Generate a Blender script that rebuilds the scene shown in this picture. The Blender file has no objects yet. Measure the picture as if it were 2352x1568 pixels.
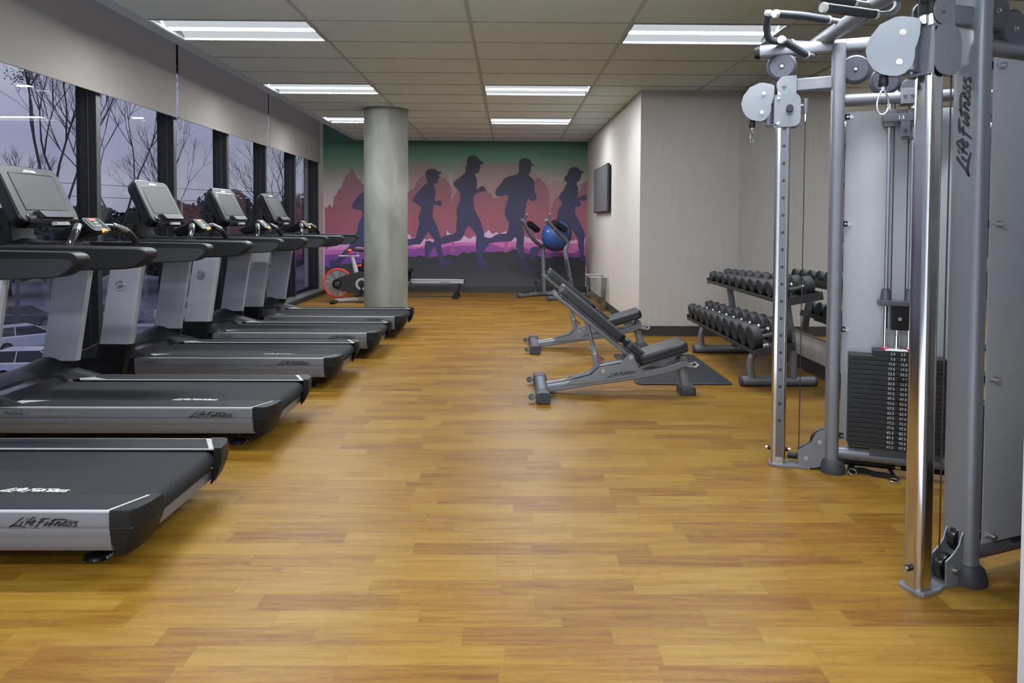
import bpy, bmesh, math, random
from mathutils import Matrix, Vector
PI = math.pi
SC = bpy.context.scene
COL = SC.collection

# ---------------------------------------------------------------- camera, world, exposure
cd = bpy.data.cameras.new('camera')
cd.sensor_width = 36.0
cd.lens = 24.8944
cd.shift_x = -0.005243
cd.shift_y = -0.093564
cd.clip_start = 0.05
cd.clip_end = 500
cam = bpy.data.objects.new('camera', cd)
COL.objects.link(cam)
RM = [[0.999926, -0.011018, 0.005098], [0.004749, -0.031432, -0.999495], [0.011173, 0.999445, -0.031378]]
m = Matrix(((RM[0][0], -RM[1][0], -RM[2][0], 0), (RM[0][1], -RM[1][1], -RM[2][1], 0), (RM[0][2], -RM[1][2], -RM[2][2], 1.28235), (0, 0, 0, 1)))
cam.matrix_world = m
SC.camera = cam
vs = SC.view_settings
vs.view_transform = 'Standard'
vs.look = 'None'
vs.gamma = 1.0
vs.use_curve_mapping = False
vs.exposure = 0.0
SKY = 1.25          # brightness of the dusk sky
LAMP = 188.0         # brightness of the ceiling fixtures
w = bpy.data.worlds.new('dusk_sky')
SC.world = w
w.use_nodes = True
nt = w.node_tree
nt.nodes.clear()
wo = nt.nodes.new('ShaderNodeOutputWorld')
wb = nt.nodes.new('ShaderNodeBackground')
wb.inputs[1].default_value = SKY
tc = nt.nodes.new('ShaderNodeTexCoord')
mp = nt.nodes.new('ShaderNodeMapping')
mp.inputs['Scale'].default_value = (1.2, 1.2, 5.0)
nz = nt.nodes.new('ShaderNodeTexNoise')
nz.inputs['Scale'].default_value = 2.2
nz.inputs['Detail'].default_value = 6
cr = nt.nodes.new('ShaderNodeValToRGB')
cr.color_ramp.elements[0].position = 0.3
cr.color_ramp.elements[0].color = (0.42, 0.43, 0.62, 1)
cr.color_ramp.elements[1].position = 0.72
cr.color_ramp.elements[1].color = (0.66, 0.67, 0.82, 1)
sp = nt.nodes.new('ShaderNodeSeparateXYZ')
mr = nt.nodes.new('ShaderNodeMapRange')
mr.inputs[1].default_value = -0.02
mr.inputs[2].default_value = 0.30
mr.inputs[3].default_value = 0.55
mr.inputs[4].default_value = 1.0
vm = nt.nodes.new('ShaderNodeVectorMath')
vm.operation = 'SCALE'
L = nt.links.new
L(tc.outputs['Generated'], mp.inputs[0])
L(mp.outputs[0], nz.inputs['Vector'])
L(nz.outputs['Fac'], cr.inputs[0])
L(tc.outputs['Generated'], sp.inputs[0])
L(sp.outputs[2], mr.inputs[0])
L(cr.outputs[0], vm.inputs[0])
L(mr.outputs[0], vm.inputs['Scale'])
L(vm.outputs[0], wb.inputs[0])
L(wb.outputs[0], wo.inputs[0])
try:
    SC.cycles.max_bounces = 10
    SC.cycles.transparent_max_bounces = 16
    SC.cycles.use_denoising = True
    SC.cycles.caustics_reflective = False
    SC.cycles.caustics_refractive = False
    SC.cycles.sample_clamp_indirect = 4.0
except Exception:
    pass

# ---------------------------------------------------------------- shape helpers
def srgb(r, g, b):
    f = lambda c: (c / 12.92) if c <= 0.04045 else ((c + 0.055) / 1.055) ** 2.4
    return (f(r / 255), f(g / 255), f(b / 255), 1)

def fillet(pts, r, n=5):
    P = [Vector(p) for p in pts]
    out = [P[0]]
    for i in range(1, len(P) - 1):
        a, b, c = P[i - 1], P[i], P[i + 1]
        u = a - b
        v = c - b
        k = min(r, u.length * .48, v.length * .48)
        s = b + u.normalized() * k
        e = b + v.normalized() * k
        for j in range(n + 1):
            t = j / n
            out.append(s.lerp(b, t).lerp(b.lerp(e, t), t))
    out.append(P[-1])
    return out

def rpoly(pts, r, n=3):
    out = []
    N = len(pts)
    for i in range(N):
        a, b, c = Vector(pts[i - 1]), Vector(pts[i]), Vector(pts[(i + 1) % N])
        u, v = a - b, c - b
        k = min(r, u.length * .48, v.length * .48)
        s, e = b + u.normalized() * k, b + v.normalized() * k
        for j in range(n + 1):
            t = j / n
            out.append(tuple(s.lerp(b, t).lerp(b.lerp(e, t), t)))
    return out

def frame(o, x, y):
    x = Vector(x).normalized()
    y = Vector(y)
    y = (y - x * y.dot(x)).normalized()
    z = x.cross(y)
    return Matrix(((x.x, y.x, z.x, o[0]), (x.y, y.y, z.y, o[1]), (x.z, y.z, z.z, o[2]), (0, 0, 0, 1)))

def rrect(x0, x1, y0, y1, r, n=4):
    pts = []
    for cx, cy, a0 in ((x1 - r, y0 + r, -PI / 2), (x1 - r, y1 - r, 0), (x0 + r, y1 - r, PI / 2), (x0 + r, y0 + r, PI)):
        for i in range(n + 1):
            a = a0 + PI / 2 * i / n
            pts.append((cx + r * math.cos(a), cy + r * math.sin(a)))
    return pts

def oval(a, b, n=20, p=2.6):
    out = []
    for i in range(n):
        t = 2 * PI * i / n
        c, s = math.cos(t), math.sin(t)
        out.append((a * math.copysign(abs(c) ** (2 / p), c), b * math.copysign(abs(s) ** (2 / p), s)))
    return out

class B:
    """collects shapes for ONE mesh object"""
    def __init__(s):
        s.bm = bmesh.new()

    def _fin(s, verts, faces, m=None, bev=0, seg=2, ang=0.5):
        bm = s.bm
        vs_ = [bm.verts.new(v) for v in verts]
        fs = []
        for f in faces:
            try:
                fs.append(bm.faces.new([vs_[i] for i in f]))
            except ValueError:
                pass
        if bev > 0:
            es = set()
            for f in fs:
                f.normal_update()
            for f in fs:
                for e in f.edges:
                    if len(e.link_faces) == 2 and e.link_faces[0].normal.angle(e.link_faces[1].normal, 0) > ang:
                        es.add(e)
            if es:
                r = bmesh.ops.bevel(bm, geom=list(es), offset=bev, segments=seg, affect='EDGES', profile=0.6, clamp_overlap=True)
                vset = set(v for v in vs_ if v.is_valid) | set(r['verts'])
                for f in r['faces']:
                    vset |= set(f.verts)
                vs_ = list(vset)
        if m is not None:
            for v in vs_:
                if v.is_valid:
                    v.co = m @ v.co
        return s

    def box(s, x0, x1, y0, y1, z0, z1, bev=0, seg=2, m=None):
        v = [(x0, y0, z0), (x1, y0, z0), (x1, y1, z0), (x0, y1, z0), (x0, y0, z1), (x1, y0, z1), (x1, y1, z1), (x0, y1, z1)]
        f = [(3, 2, 1, 0), (4, 5, 6, 7), (0, 1, 5, 4), (1, 2, 6, 5), (2, 3, 7, 6), (3, 0, 4, 7)]
        return s._fin(v, f, m, bev, seg)

    def prism(s, pts, t0, t1, m=None, bev=0, seg=2):
        a = sum(p[0] * q[1] - q[0] * p[1] for p, q in zip(pts, pts[1:] + pts[:1]))
        if a < 0:
            pts = pts[::-1]
        n = len(pts)
        v = [(p[0], p[1], t0) for p in pts] + [(p[0], p[1], t1) for p in pts]
        f = [tuple(range(n))[::-1], tuple(range(n, 2 * n))] + [(i, (i + 1) % n, n + (i + 1) % n, n + i) for i in range(n)]
        return s._fin(v, f, m, bev, seg)

    def flat(s, pts, m=None, z=0):
        return s._fin([(p[0], p[1], z) for p in pts], [tuple(range(len(pts)))], m)

    def cyl(s, p0, p1, r, r2=None, n=20, bev=0):
        p0 = Vector(p0)
        p1 = Vector(p1)
        d = p1 - p0
        r2 = r if r2 is None else r2
        z = d.normalized()
        x = z.orthogonal().normalized()
        y = z.cross(x)
        v = []
        for P, rr in ((p0, r), (p1, r2)):
            for i in range(n):
                a = 2 * PI * i / n
                v.append(P + (x * math.cos(a) + y * math.sin(a)) * rr)
        f = [tuple(range(n))[::-1], tuple(range(n, 2 * n))] + [(i, (i + 1) % n, n + (i + 1) % n, n + i) for i in range(n)]
        return s._fin(v, f, None, bev, 2)

    def tube(s, pts, r, n=12, up=None, sec=None, closed=False, caps=True, rs=None):
        P = [Vector(p) for p in pts]
        N = len(P)
        sec = sec or [(r * math.cos(2 * PI * i / n), r * math.sin(2 * PI * i / n)) for i in range(n)]
        n = len(sec)
        verts = []
        prev = None
        for i in range(N):
            if closed:
                t = (P[(i + 1) % N] - P[i - 1]).normalized()
            else:
                t = (P[min(i + 1, N - 1)] - P[max(i - 1, 0)]).normalized()
            if up is not None:
                x = t.cross(Vector(up)).normalized()
            elif prev is None:
                x = t.orthogonal().normalized()
            else:
                x = (prev - t * prev.dot(t)).normalized()
            prev = x
            y = x.cross(t)
            k = rs[i] if rs else 1
            for a, b in sec:
                verts.append(P[i] + x * a * k + y * b * k)
        f = []
        for i in range(N if closed else N - 1):
            j = (i + 1) % N
            for q in range(n):
                q2 = (q + 1) % n
                f.append((i * n + q, i * n + q2, j * n + q2, j * n + q))
        if caps and not closed:
            f.append(tuple(range(n))[::-1])
            f.append(tuple(range((N - 1) * n, N * n)))
        return s._fin(verts, f)

    def lathe(s, prof, m=None, n=28, arc=2 * PI):
        v = []
        full = abs(arc - 2 * PI) < 1e-6
        k = n if full else n + 1
        for i in range(k):
            a = arc * i / n
            for r, z in prof:
                v.append((max(r, 1e-5) * math.cos(a), max(r, 1e-5) * math.sin(a), z))
        q = len(prof)
        f = []
        for i in range(n):
            j = (i + 1) % k
            for t in range(q - 1):
                f.append((i * q + t, j * q + t, j * q + t + 1, i * q + t + 1))
        s._fin(v, f, m)
        return s

    def loft(s, rings, caps=True, closed=True, bev=0):
        n = len(rings[0])
        v = [p for r in rings for p in r]
        f = []
        for i in range(len(rings) - 1):
            for q in range(n if closed else n - 1):
                q2 = (q + 1) % n
                f.append((i * n + q, i * n + q2, (i + 1) * n + q2, (i + 1) * n + q))
        if caps and closed:
            f.append(tuple(range(n))[::-1])
            f.append(tuple(range((len(rings) - 1) * n, len(rings) * n)))
        return s._fin(v, f, None, bev)

    def grid(s, fn, nu, nv, m=None):
        v = [fn(i / nu, j / nv) for i in range(nu + 1) for j in range(nv + 1)]
        f = [(i * (nv + 1) + j, (i + 1) * (nv + 1) + j, (i + 1) * (nv + 1) + j + 1, i * (nv + 1) + j + 1) for i in range(nu) for j in range(nv)]
        return s._fin(v, f, m)

    def ball(s, c, r, sx=1, sy=1, sz=1, u=20, v=12, m=None):
        def fn(a, b):
            th = PI * b
            ph = 2 * PI * a
            return (c[0] + r * sx * math.sin(th) * math.cos(ph), c[1] + r * sy * math.sin(th) * math.sin(ph), c[2] + r * sz * math.cos(th))
        return s.grid(fn, u, v, m)

    def strokes(s, lines, w, m, z=0.0):
        """flat pen lettering: every polyline becomes a ribbon with round-ish ends"""
        for ln in lines:
            P = [Vector((p[0], p[1], 0)) for p in ln]
            if len(P) > 2:
                P = fillet(P, 60, 3)
            L_, R_ = [], []
            for i in range(len(P)):
                t = (P[min(i + 1, len(P) - 1)] - P[max(i - 1, 0)]).normalized()
                nn = Vector((-t.y, t.x, 0))
                k = w / 2 * (0.62 if i in (0, len(P) - 1) else 1)
                L_.append(P[i] + nn * k)
                R_.append(P[i] - nn * k)
            for i in range(len(P) - 1):
                z_ = z
                s._fin([(L_[i].x, L_[i].y, z_), (R_[i].x, R_[i].y, z_), (R_[i + 1].x, R_[i + 1].y, z_), (L_[i + 1].x, L_[i + 1].y, z_)], [(0, 1, 2, 3)], m)
        return s

    def text(s, body, size, m, align='LEFT', shear=0):
        cu = bpy.data.curves.new('t', 'FONT')
        cu.body = body
        cu.size = size
        cu.align_x = align
        cu.shear = shear
        cu.resolution_u = 2
        o = bpy.data.objects.new('t', cu)
        COL.objects.link(o)
        dg = bpy.context.evaluated_depsgraph_get()
        me = bpy.data.meshes.new_from_object(o.evaluated_get(dg))
        bpy.data.objects.remove(o)
        bpy.data.curves.remove(cu)
        me.transform(m)
        s.bm.from_mesh(me)
        bpy.data.meshes.remove(me)
        return s

def obj(name, b, mat, parent=None, ang=35, smooth=True):
    bm = b.bm if isinstance(b, B) else b
    bmesh.ops.remove_doubles(bm, verts=bm.verts, dist=1e-6)
    bmesh.ops.recalc_face_normals(bm, faces=bm.faces)
    ca = math.radians(ang)
    for e in bm.edges:
        if len(e.link_faces) == 2:
            e.smooth = e.link_faces[0].normal.angle(e.link_faces[1].normal, 0) < ca
        else:
            e.smooth = False
    for f in bm.faces:
        f.smooth = smooth
    me = bpy.data.meshes.new(name)
    bm.to_mesh(me)
    bm.free()
    me.materials.append(mat)
    o = bpy.data.objects.new(name, me)
    COL.objects.link(o)
    if smooth and len(me.polygons) < 6000:
        wn_ = o.modifiers.new('face_normals', 'WEIGHTED_NORMAL')
        wn_.keep_sharp = True
        wn_.weight = 80
    if parent is not None:
        o.parent = parent
    return o

def tag(o, label, cat, group=None, kind=None):
    if label:
        o['label'] = label
    if cat:
        o['category'] = cat
    if group:
        o['group'] = group
    if kind:
        o['kind'] = kind
    return o

def thing(name, label, cat, loc=(0, 0, 0), rz=0, group=None):
    o = bpy.data.objects.new(name, None)
    o.empty_display_size = 0.1
    COL.objects.link(o)
    o.location = loc
    o.rotation_euler = (0, 0, rz)
    return tag(o, label, cat, group)

def struct(name, b, mat, parent=None, label=None):
    o = obj(name, b, mat, parent)
    if parent is None:
        o['kind'] = 'structure'
        if label:
            o['label'] = label
    return o

def copy_tree(src, parent=None):
    c = src.copy()
    COL.objects.link(c)
    if parent is not None:
        c.parent = parent
    for ch in list(src.children):
        copy_tree(ch, c)
    return c

# ---------------------------------------------------------------- materials
MATS = {}

def mat(name, col, rough=0.5, metal=0.0, spec=0.5, emit=None, es=0, noise=0, nscale=(30, 30, 30), bump=0, aniso=0, coat=0):
    if name in MATS:
        return MATS[name]
    m = bpy.data.materials.new(name)
    m.use_nodes = True
    n = m.node_tree.nodes
    l = m.node_tree.links
    p = n['Principled BSDF']
    p.inputs['Base Color'].default_value = col
    p.inputs['Roughness'].default_value = rough
    p.inputs['Metallic'].default_value = metal
    p.inputs['Specular IOR Level'].default_value = spec
    if coat:
        p.inputs['Coat Weight'].default_value = coat
        p.inputs['Coat Roughness'].default_value = 0.12
    if emit:
        p.inputs['Emission Color'].default_value = emit
        p.inputs['Emission Strength'].default_value = es
    if noise or bump:
        t = n.new('ShaderNodeTexCoord')
        mpn = n.new('ShaderNodeMapping')
        mpn.inputs['Scale'].default_value = nscale
        q = n.new('ShaderNodeTexNoise')
        q.inputs['Scale'].default_value = 1
        q.inputs['Detail'].default_value = 4
        l.new(t.outputs['Object'], mpn.inputs[0])
        l.new(mpn.outputs[0], q.inputs['Vector'])
        if noise:
            r = n.new('ShaderNodeValToRGB')
            r.color_ramp.elements[0].position = 0.3
            r.color_ramp.elements[1].position = 0.7
            r.color_ramp.elements[0].color = tuple(c * (1 - noise) for c in col[:3]) + (1,)
            r.color_ramp.elements[1].color = tuple(min(1, c * (1 + noise)) for c in col[:3]) + (1,)
            l.new(q.outputs['Fac'], r.inputs[0])
            l.new(r.outputs[0], p.inputs['Base Color'])
        if bump:
            bn = n.new('ShaderNodeBump')
            bn.inputs['Strength'].default_value = bump
            bn.inputs['Distance'].default_value = 0.002
            l.new(q.outputs['Fac'], bn.inputs['Height'])
            l.new(bn.outputs[0], p.inputs['Normal'])
    MATS[name] = m
    return m

M_WALL = mat('wall_vinyl', srgb(176, 168, 161), 0.75, noise=0.06, nscale=(160, 160, 1.5), bump=0.25)
M_WALLF = mat('blind_fabric', srgb(126, 120, 113), 0.85, noise=0.03, nscale=(200, 200, 200))
M_BASE = mat('rubber_baseboard', srgb(46, 42, 42), 0.5)
M_TBAR = mat('ceiling_bar', (0.44, 0.50, 0.55, 1), 0.6)
M_TILE = mat('ceiling_tile', (0.71, 0.86, 0.98, 1), 0.95, noise=0.05, nscale=(90, 90, 90))
M_GAP = mat('tile_joint', srgb(122, 128, 130), 0.9)
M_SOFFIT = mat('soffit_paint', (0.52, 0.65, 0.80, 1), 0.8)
M_DARKFR = mat('mullion_black', srgb(17, 17, 20), 0.5, 0, spec=.25)
M_MULSIDE = mat('mullion_grey', srgb(66, 65, 66), 0.4, 0.3)
M_SILL = mat('sill_metal', srgb(104, 108, 108), 0.4, 0.3)
M_BLK = mat('black_plastic', srgb(13, 14, 16), 0.45, spec=.3, noise=0.12, nscale=(400, 400, 400), bump=0.15)
M_BLKG = mat('black_gloss_plastic', srgb(22, 22, 25), 0.18)
M_RUB = mat('black_rubber', srgb(24, 25, 29), 0.6, noise=0.1, nscale=(500, 500, 500), bump=0.2)
M_BELT = mat('tread_belt', srgb(26, 27, 30), 0.8, spec=.3, noise=0.22, nscale=(700, 700, 700), bump=0.3)
M_STEP = mat('step_pad', srgb(21, 22, 27), 0.65, spec=.3, noise=0.12, nscale=(900, 900, 900), bump=0.3)
M_SILV = mat('silver_paint', srgb(112, 112, 116), 0.34, 0.45)
M_SILVD = mat('brushed_silver', srgb(158, 158, 163), 0.42, 0.25, noise=0.04, nscale=(4, 4, 260))
M_LINE = mat('silver_line', srgb(176, 176, 176), 0.4, 0.3)
M_BEZ = mat('console_bezel', srgb(40, 41, 42), 0.45, spec=.3)
M_SCR = mat('screen_glass', srgb(54, 54, 54), 0.5, spec=.25)
M_INK = mat('black_ink', srgb(22, 22, 26), 0.5)
M_WHT = mat('white_ink', srgb(225, 225, 225), 0.5)
M_GREYINK = mat('grey_ink', srgb(132, 132, 134), 0.5)
M_RED = mat('red_key', srgb(215, 62, 48), 0.4)
M_GRN = mat('green_key', srgb(48, 165, 70), 0.4)
M_YEL = mat('yellow_clip', srgb(232, 190, 40), 0.4)
M_CHR = mat('chrome', (0.82, 0.82, 0.84, 1), 0.1, 1.0)
M_BOLT = mat('zinc_bolt', (0.50, 0.50, 0.50, 1), 0.35, 1.0)
M_CHRB = mat('polished_post', (0.56, 0.55, 0.54, 1), 0.16, 1.0, noise=0.03, nscale=(3, 3, 120))
M_FRM = mat('grey_metallic_paint', srgb(117, 119, 125), 0.42, 0.35, coat=0.12)
M_FRMD = mat('dark_grey_paint', srgb(84, 86, 93), 0.38, 0.4)
M_PUL = mat('pulley_cover', srgb(52, 54, 63), 0.45)
M_GRIP = mat('foam_grip', srgb(38, 41, 49), 0.7)
M_CAP = mat('light_cap', srgb(206, 206, 204), 0.45)
M_PAD = mat('bench_vinyl', srgb(24, 27, 33), 0.42, spec=.4, bump=0.2, nscale=(350, 350, 350))
M_PADP = mat('pad_piping', srgb(30, 31, 35), 0.45)
M_CABLE = mat('cable', srgb(30, 31, 33), 0.5)
M_PLATE = mat('stack_plate', srgb(27, 28, 31), 0.55)
M_MAG = mat('magenta_bumper', srgb(190, 40, 90), 0.5)
M_FOOT = mat('foot_rubber', srgb(44, 46, 52), 0.6)
M_CONC = None

def node_mat(name):
    m = bpy.data.materials.new(name)
    m.use_nodes = True
    return m, m.node_tree.nodes, m.node_tree.links, m.node_tree.nodes['Principled BSDF']

def mth(n, l, op, a, b=None, c=None):
    q = n.new('ShaderNodeMath')
    q.operation = op
    for i, v in enumerate((a, b, c)):
        if v is None:
            continue
        if isinstance(v, (int, float)):
            q.inputs[i].default_value = v
        else:
            l.new(v, q.inputs[i])
    return q.outputs[0]

# floor: staggered wood-look strips running across the room
def make_floor():
    m, n, l, p = node_mat('wood_strip_floor')
    t = n.new('ShaderNodeTexCoord')
    s = n.new('ShaderNodeSeparateXYZ')
    l.new(t.outputs['Object'], s.inputs[0])
    x, y = s.outputs[0], s.outputs[1]
    row = mth(n, l, 'FLOOR', mth(n, l, 'DIVIDE', mth(n, l, 'SUBTRACT', y, 0.046), 0.0985))
    fy = mth(n, l, 'FRACT', mth(n, l, 'DIVIDE', mth(n, l, 'SUBTRACT', y, 0.046), 0.0985))
    wn = n.new('ShaderNodeTexWhiteNoise')
    wn.noise_dimensions = '1D'
    l.new(row, wn.inputs['W'])
    xo = mth(n, l, 'ADD', mth(n, l, 'DIVIDE', x, 0.465), mth(n, l, 'MULTIPLY', wn.outputs[0], 7.3))
    col = mth(n, l, 'FLOOR', xo)
    fx = mth(n, l, 'FRACT', xo)
    cb = n.new('ShaderNodeCombineXYZ')
    l.new(col, cb.inputs[0])
    l.new(row, cb.inputs[1])
    w2 = n.new('ShaderNodeTexWhiteNoise')
    w2.noise_dimensions = '2D'
    l.new(cb.outputs[0], w2.inputs['Vector'])
    # grain
    gx = n.new('ShaderNodeCombineXYZ')
    l.new(mth(n, l, 'MULTIPLY', x, 3.2), gx.inputs[0])
    l.new(mth(n, l, 'MULTIPLY', y, 42.0), gx.inputs[1])
    l.new(mth(n, l, 'MULTIPLY', w2.outputs[0], 40.0), gx.inputs[2])
    g = n.new('ShaderNodeTexNoise')
    g.inputs['Scale'].default_value = 1.0
    g.inputs['Detail'].default_value = 5
    g.inputs['Distortion'].default_value = 0.5
    l.new(gx.outputs[0], g.inputs['Vector'])
    gy = n.new('ShaderNodeCombineXYZ')
    l.new(mth(n, l, 'MULTIPLY', x, 2.6), gy.inputs[0])
    l.new(mth(n, l, 'MULTIPLY', y, 11.0), gy.inputs[1])
    l.new(mth(n, l, 'MULTIPLY', w2.outputs[0], 90.0), gy.inputs[2])
    wv = n.new('ShaderNodeTexNoise')
    wv.inputs['Scale'].default_value = 1.0
    wv.inputs['Detail'].default_value = 2
    wv.inputs['Distortion'].default_value = 1.2
    l.new(gy.outputs[0], wv.inputs['Vector'])
    rings = mth(n, l, 'POWER', mth(n, l, 'ABSOLUTE', mth(n, l, 'SINE', mth(n, l, 'MULTIPLY', wv.outputs['Fac'], 34.0))), 0.35)
    r = n.new('ShaderNodeValToRGB')
    e = r.color_ramp.elements
    e[0].position = 0.0
    e[0].color = FL_DARK
    e[1].position = 1.0
    e[1].color = FL_LIGHT
    e2 = r.color_ramp.elements.new(0.28)
    e2.color = FL_MIDD
    e3 = r.color_ramp.elements.new(0.6)
    e3.color = FL_MID
    v = mth(n, l, 'ADD', mth(n, l, 'MULTIPLY', w2.outputs[0], 0.56), mth(n, l, 'MULTIPLY_ADD', mth(n, l, 'SUBTRACT', g.outputs['Fac'], 0.5), 1.5, 0.24))
    v = mth(n, l, 'ADD', v, mth(n, l, 'MULTIPLY', mth(n, l, 'SUBTRACT', rings, 0.9), 0.22))
    l.new(v, r.inputs[0])
    # seams
    ex = mth(n, l, 'LESS_THAN', mth(n, l, 'MINIMUM', fx, mth(n, l, 'SUBTRACT', 1.0, fx)), 0.0022)
    ey = mth(n, l, 'LESS_THAN', mth(n, l, 'MINIMUM', fy, mth(n, l, 'SUBTRACT', 1.0, fy)), 0.010)
    sm = mth(n, l, 'MAXIMUM', ex, ey)
    mx = n.new('ShaderNodeMixRGB')
    mx.blend_type = 'MULTIPLY'
    mx.inputs[2].default_value = (0.80, 0.76, 0.70, 1)
    l.new(sm, mx.inputs[0])
    l.new(r.outputs[0], mx.inputs[1])
    l.new(mx.outputs[0], p.inputs['Base Color'])
    p.inputs['Roughness'].default_value = 0.42
    p.inputs['Specular IOR Level'].default_value = 0.2
    bp = n.new('ShaderNodeBump')
    bp.inputs['Strength'].default_value = 0.06
    bp.inputs['Distance'].default_value = 0.002
    l.new(g.outputs['Fac'], bp.inputs['Height'])
    l.new(bp.outputs[0], p.inputs['Normal'])
    return m

FL_DARK = srgb(96, 60, 14)
FL_MIDD = srgb(111, 76, 20)
FL_MID = srgb(123, 90, 27)
FL_LIGHT = srgb(132, 102, 40)
M_FLOOR = make_floor()

def make_conc():
    m, n, l, p = node_mat('concrete')
    t = n.new('ShaderNodeTexCoord')
    mp_ = n.new('ShaderNodeMapping')
    mp_.inputs['Scale'].default_value = (3.0, 3.0, 1.0)
    q = n.new('ShaderNodeTexNoise')
    q.inputs['Scale'].default_value = 1.0
    q.inputs['Detail'].default_value = 8
    q.inputs['Distortion'].default_value = 0.8
    l.new(t.outputs['Object'], mp_.inputs[0])
    l.new(mp_.outputs[0], q.inputs['Vector'])
    r = n.new('ShaderNodeValToRGB')
    r.color_ramp.elements[0].position = 0.3
    r.color_ramp.elements[0].color = srgb(98, 99, 90)
    r.color_ramp.elements[1].position = 0.7
    r.color_ramp.elements[1].color = srgb(136, 135, 125)
    l.new(q.outputs['Fac'], r.inputs[0])
    l.new(r.outputs[0], p.inputs['Base Color'])
    p.inputs['Roughness'].default_value = 0.7
    return m
M_CONC = make_conc()

def make_glass(name, tint=(0.9, 0.92, 0.93, 1), ior=1.5, extra=0.0, rough=0.0):
    m = bpy.data.materials.new(name)
    m.use_nodes = True
    n = m.node_tree.nodes
    l = m.node_tree.links
    n.clear()
    o = n.new('ShaderNodeOutputMaterial')
    tr = n.new('ShaderNodeBsdfTransparent')
    tr.inputs[0].default_value = tint
    gl = n.new('ShaderNodeBsdfGlossy')
    gl.inputs['Roughness'].default_value = rough
    ge = n.new('ShaderNodeNewGeometry')
    dt = n.new('ShaderNodeVectorMath')
    dt.operation = 'DOT_PRODUCT'
    l.new(ge.outputs['Incoming'], dt.inputs[0])
    l.new(ge.outputs['Normal'], dt.inputs[1])
    f0 = ((ior - 1) / (ior + 1)) ** 2 + extra
    sch = mth(n, l, 'POWER', mth(n, l, 'SUBTRACT', 1.0, mth(n, l, 'ABSOLUTE', dt.outputs['Value'])), 5.0)
    a = mth(n, l, 'MULTIPLY_ADD', sch, 1 - f0, f0)
    mx = n.new('ShaderNodeMixShader')
    l.new(a, mx.inputs[0])
    l.new(tr.outputs[0], mx.inputs[1])
    l.new(gl.outputs[0], mx.inputs[2])
    l.new(mx.outputs[0], o.inputs[0])
    return m
M_GLASS = make_glass('window_glass', (0.88, 0.9, 0.93, 1), 1.55, 0.03)
M_ACR = make_glass('clear_acrylic', (0.93, 0.94, 0.93, 1), 1.45, 0.03)
M_MIRROR = mat('mirror_silver', (0.86, 0.88, 0.87, 1), 0.005, 1.0)

# painted mural: the colour is a print that changes with height on the wall
def print_mat(name, stops, z0=0.0, z1=3.4):
    m, n, l, p = node_mat(name)
    t = n.new('ShaderNodeTexCoord')
    s = n.new('ShaderNodeSeparateXYZ')
    l.new(t.outputs['Object'], s.inputs[0])
    q = n.new('ShaderNodeMapRange')
    q.inputs[1].default_value = z0
    q.inputs[2].default_value = z1
    l.new(s.outputs[2], q.inputs[0])
    r = n.new('ShaderNodeValToRGB')
    e = r.color_ramp.elements
    st = sorted(stops)
    f = lambda z: max(0, min(1, (z - z0) / (z1 - z0)))
    e[0].position = f(st[0][0])
    e[0].color = srgb(*st[0][1])
    e[1].position = f(st[-1][0])
    e[1].color = srgb(*st[-1][1])
    for z, c in st[1:-1]:
        e.new(f(z)).color = srgb(*c)
    l.new(q.outputs[0], r.inputs[0])
    l.new(r.outputs[0], p.inputs['Base Color'])
    p.inputs['Roughness'].default_value = 0.7
    return m

LOGO = [[(520, 330), (440, 370), (300, 480), (170, 580), (80, 620)], [(80, 620), (150, 580), (280, 575), (420, 590), (570, 640)],
        [(510, 435), (440, 500), (390, 565)], [(560, 395), (655, 362)],
        [(835, 385), (825, 340), (780, 335), (700, 400), (600, 500), (530, 570)], [(570, 445), (640, 470), (720, 490)],
        [(700, 490), (800, 480), (860, 450), (850, 415), (800, 420), (730, 480), (685, 540), (700, 570), (750, 560), (810, 525)],
        [(985, 395), (1100, 370), (1310, 365)], [(1130, 375), (1040, 440), (940, 540), (840, 650)], [(925, 475), (1030, 460), (1130, 462)],
        [(1240, 440), (1160, 520), (1100, 585), (1190, 560), (1300, 480)], [(1490, 360), (1400, 440), (1310, 520), (1250, 590)],
        [(1320, 430), (1420, 400), (1700, 385), (1820, 410)], [(1250, 592), (1340, 550), (1430, 480)],
        [(1560, 440), (1480, 520), (1410, 590)], [(1430, 560), (1540, 470), (1630, 465), (1560, 540), (1520, 595), (1600, 570), (1680, 530)],
        [(1690, 515), (1790, 480), (1820, 450), (1780, 440), (1710, 480), (1660, 550), (1690, 592), (1780, 565), (1860, 500)],
        [(1980, 450), (1900, 445), (1880, 480), (1930, 530), (1920, 580), (1850, 592), (1800, 585)],
        [(2140, 460), (2050, 450), (2020, 480), (2080, 530), (2085, 580), (2030, 597), (1975, 590)], [(1930, 520), (2040, 465)]]

def logo(b, o, xdir, ydir, width, pen=38):
    """script lettering 'Life Fitness' starting at o, along xdir, up ydir"""
    k = width / 2080.0
    m = frame(o, xdir, ydir) @ Matrix.Diagonal((k, k, k, 1)) @ Matrix.Translation((-80, 0, 0))
    b.strokes([[(p[0], 640 - p[1]) for p in ln] for ln in LOGO], pen, m)
    return b

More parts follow.
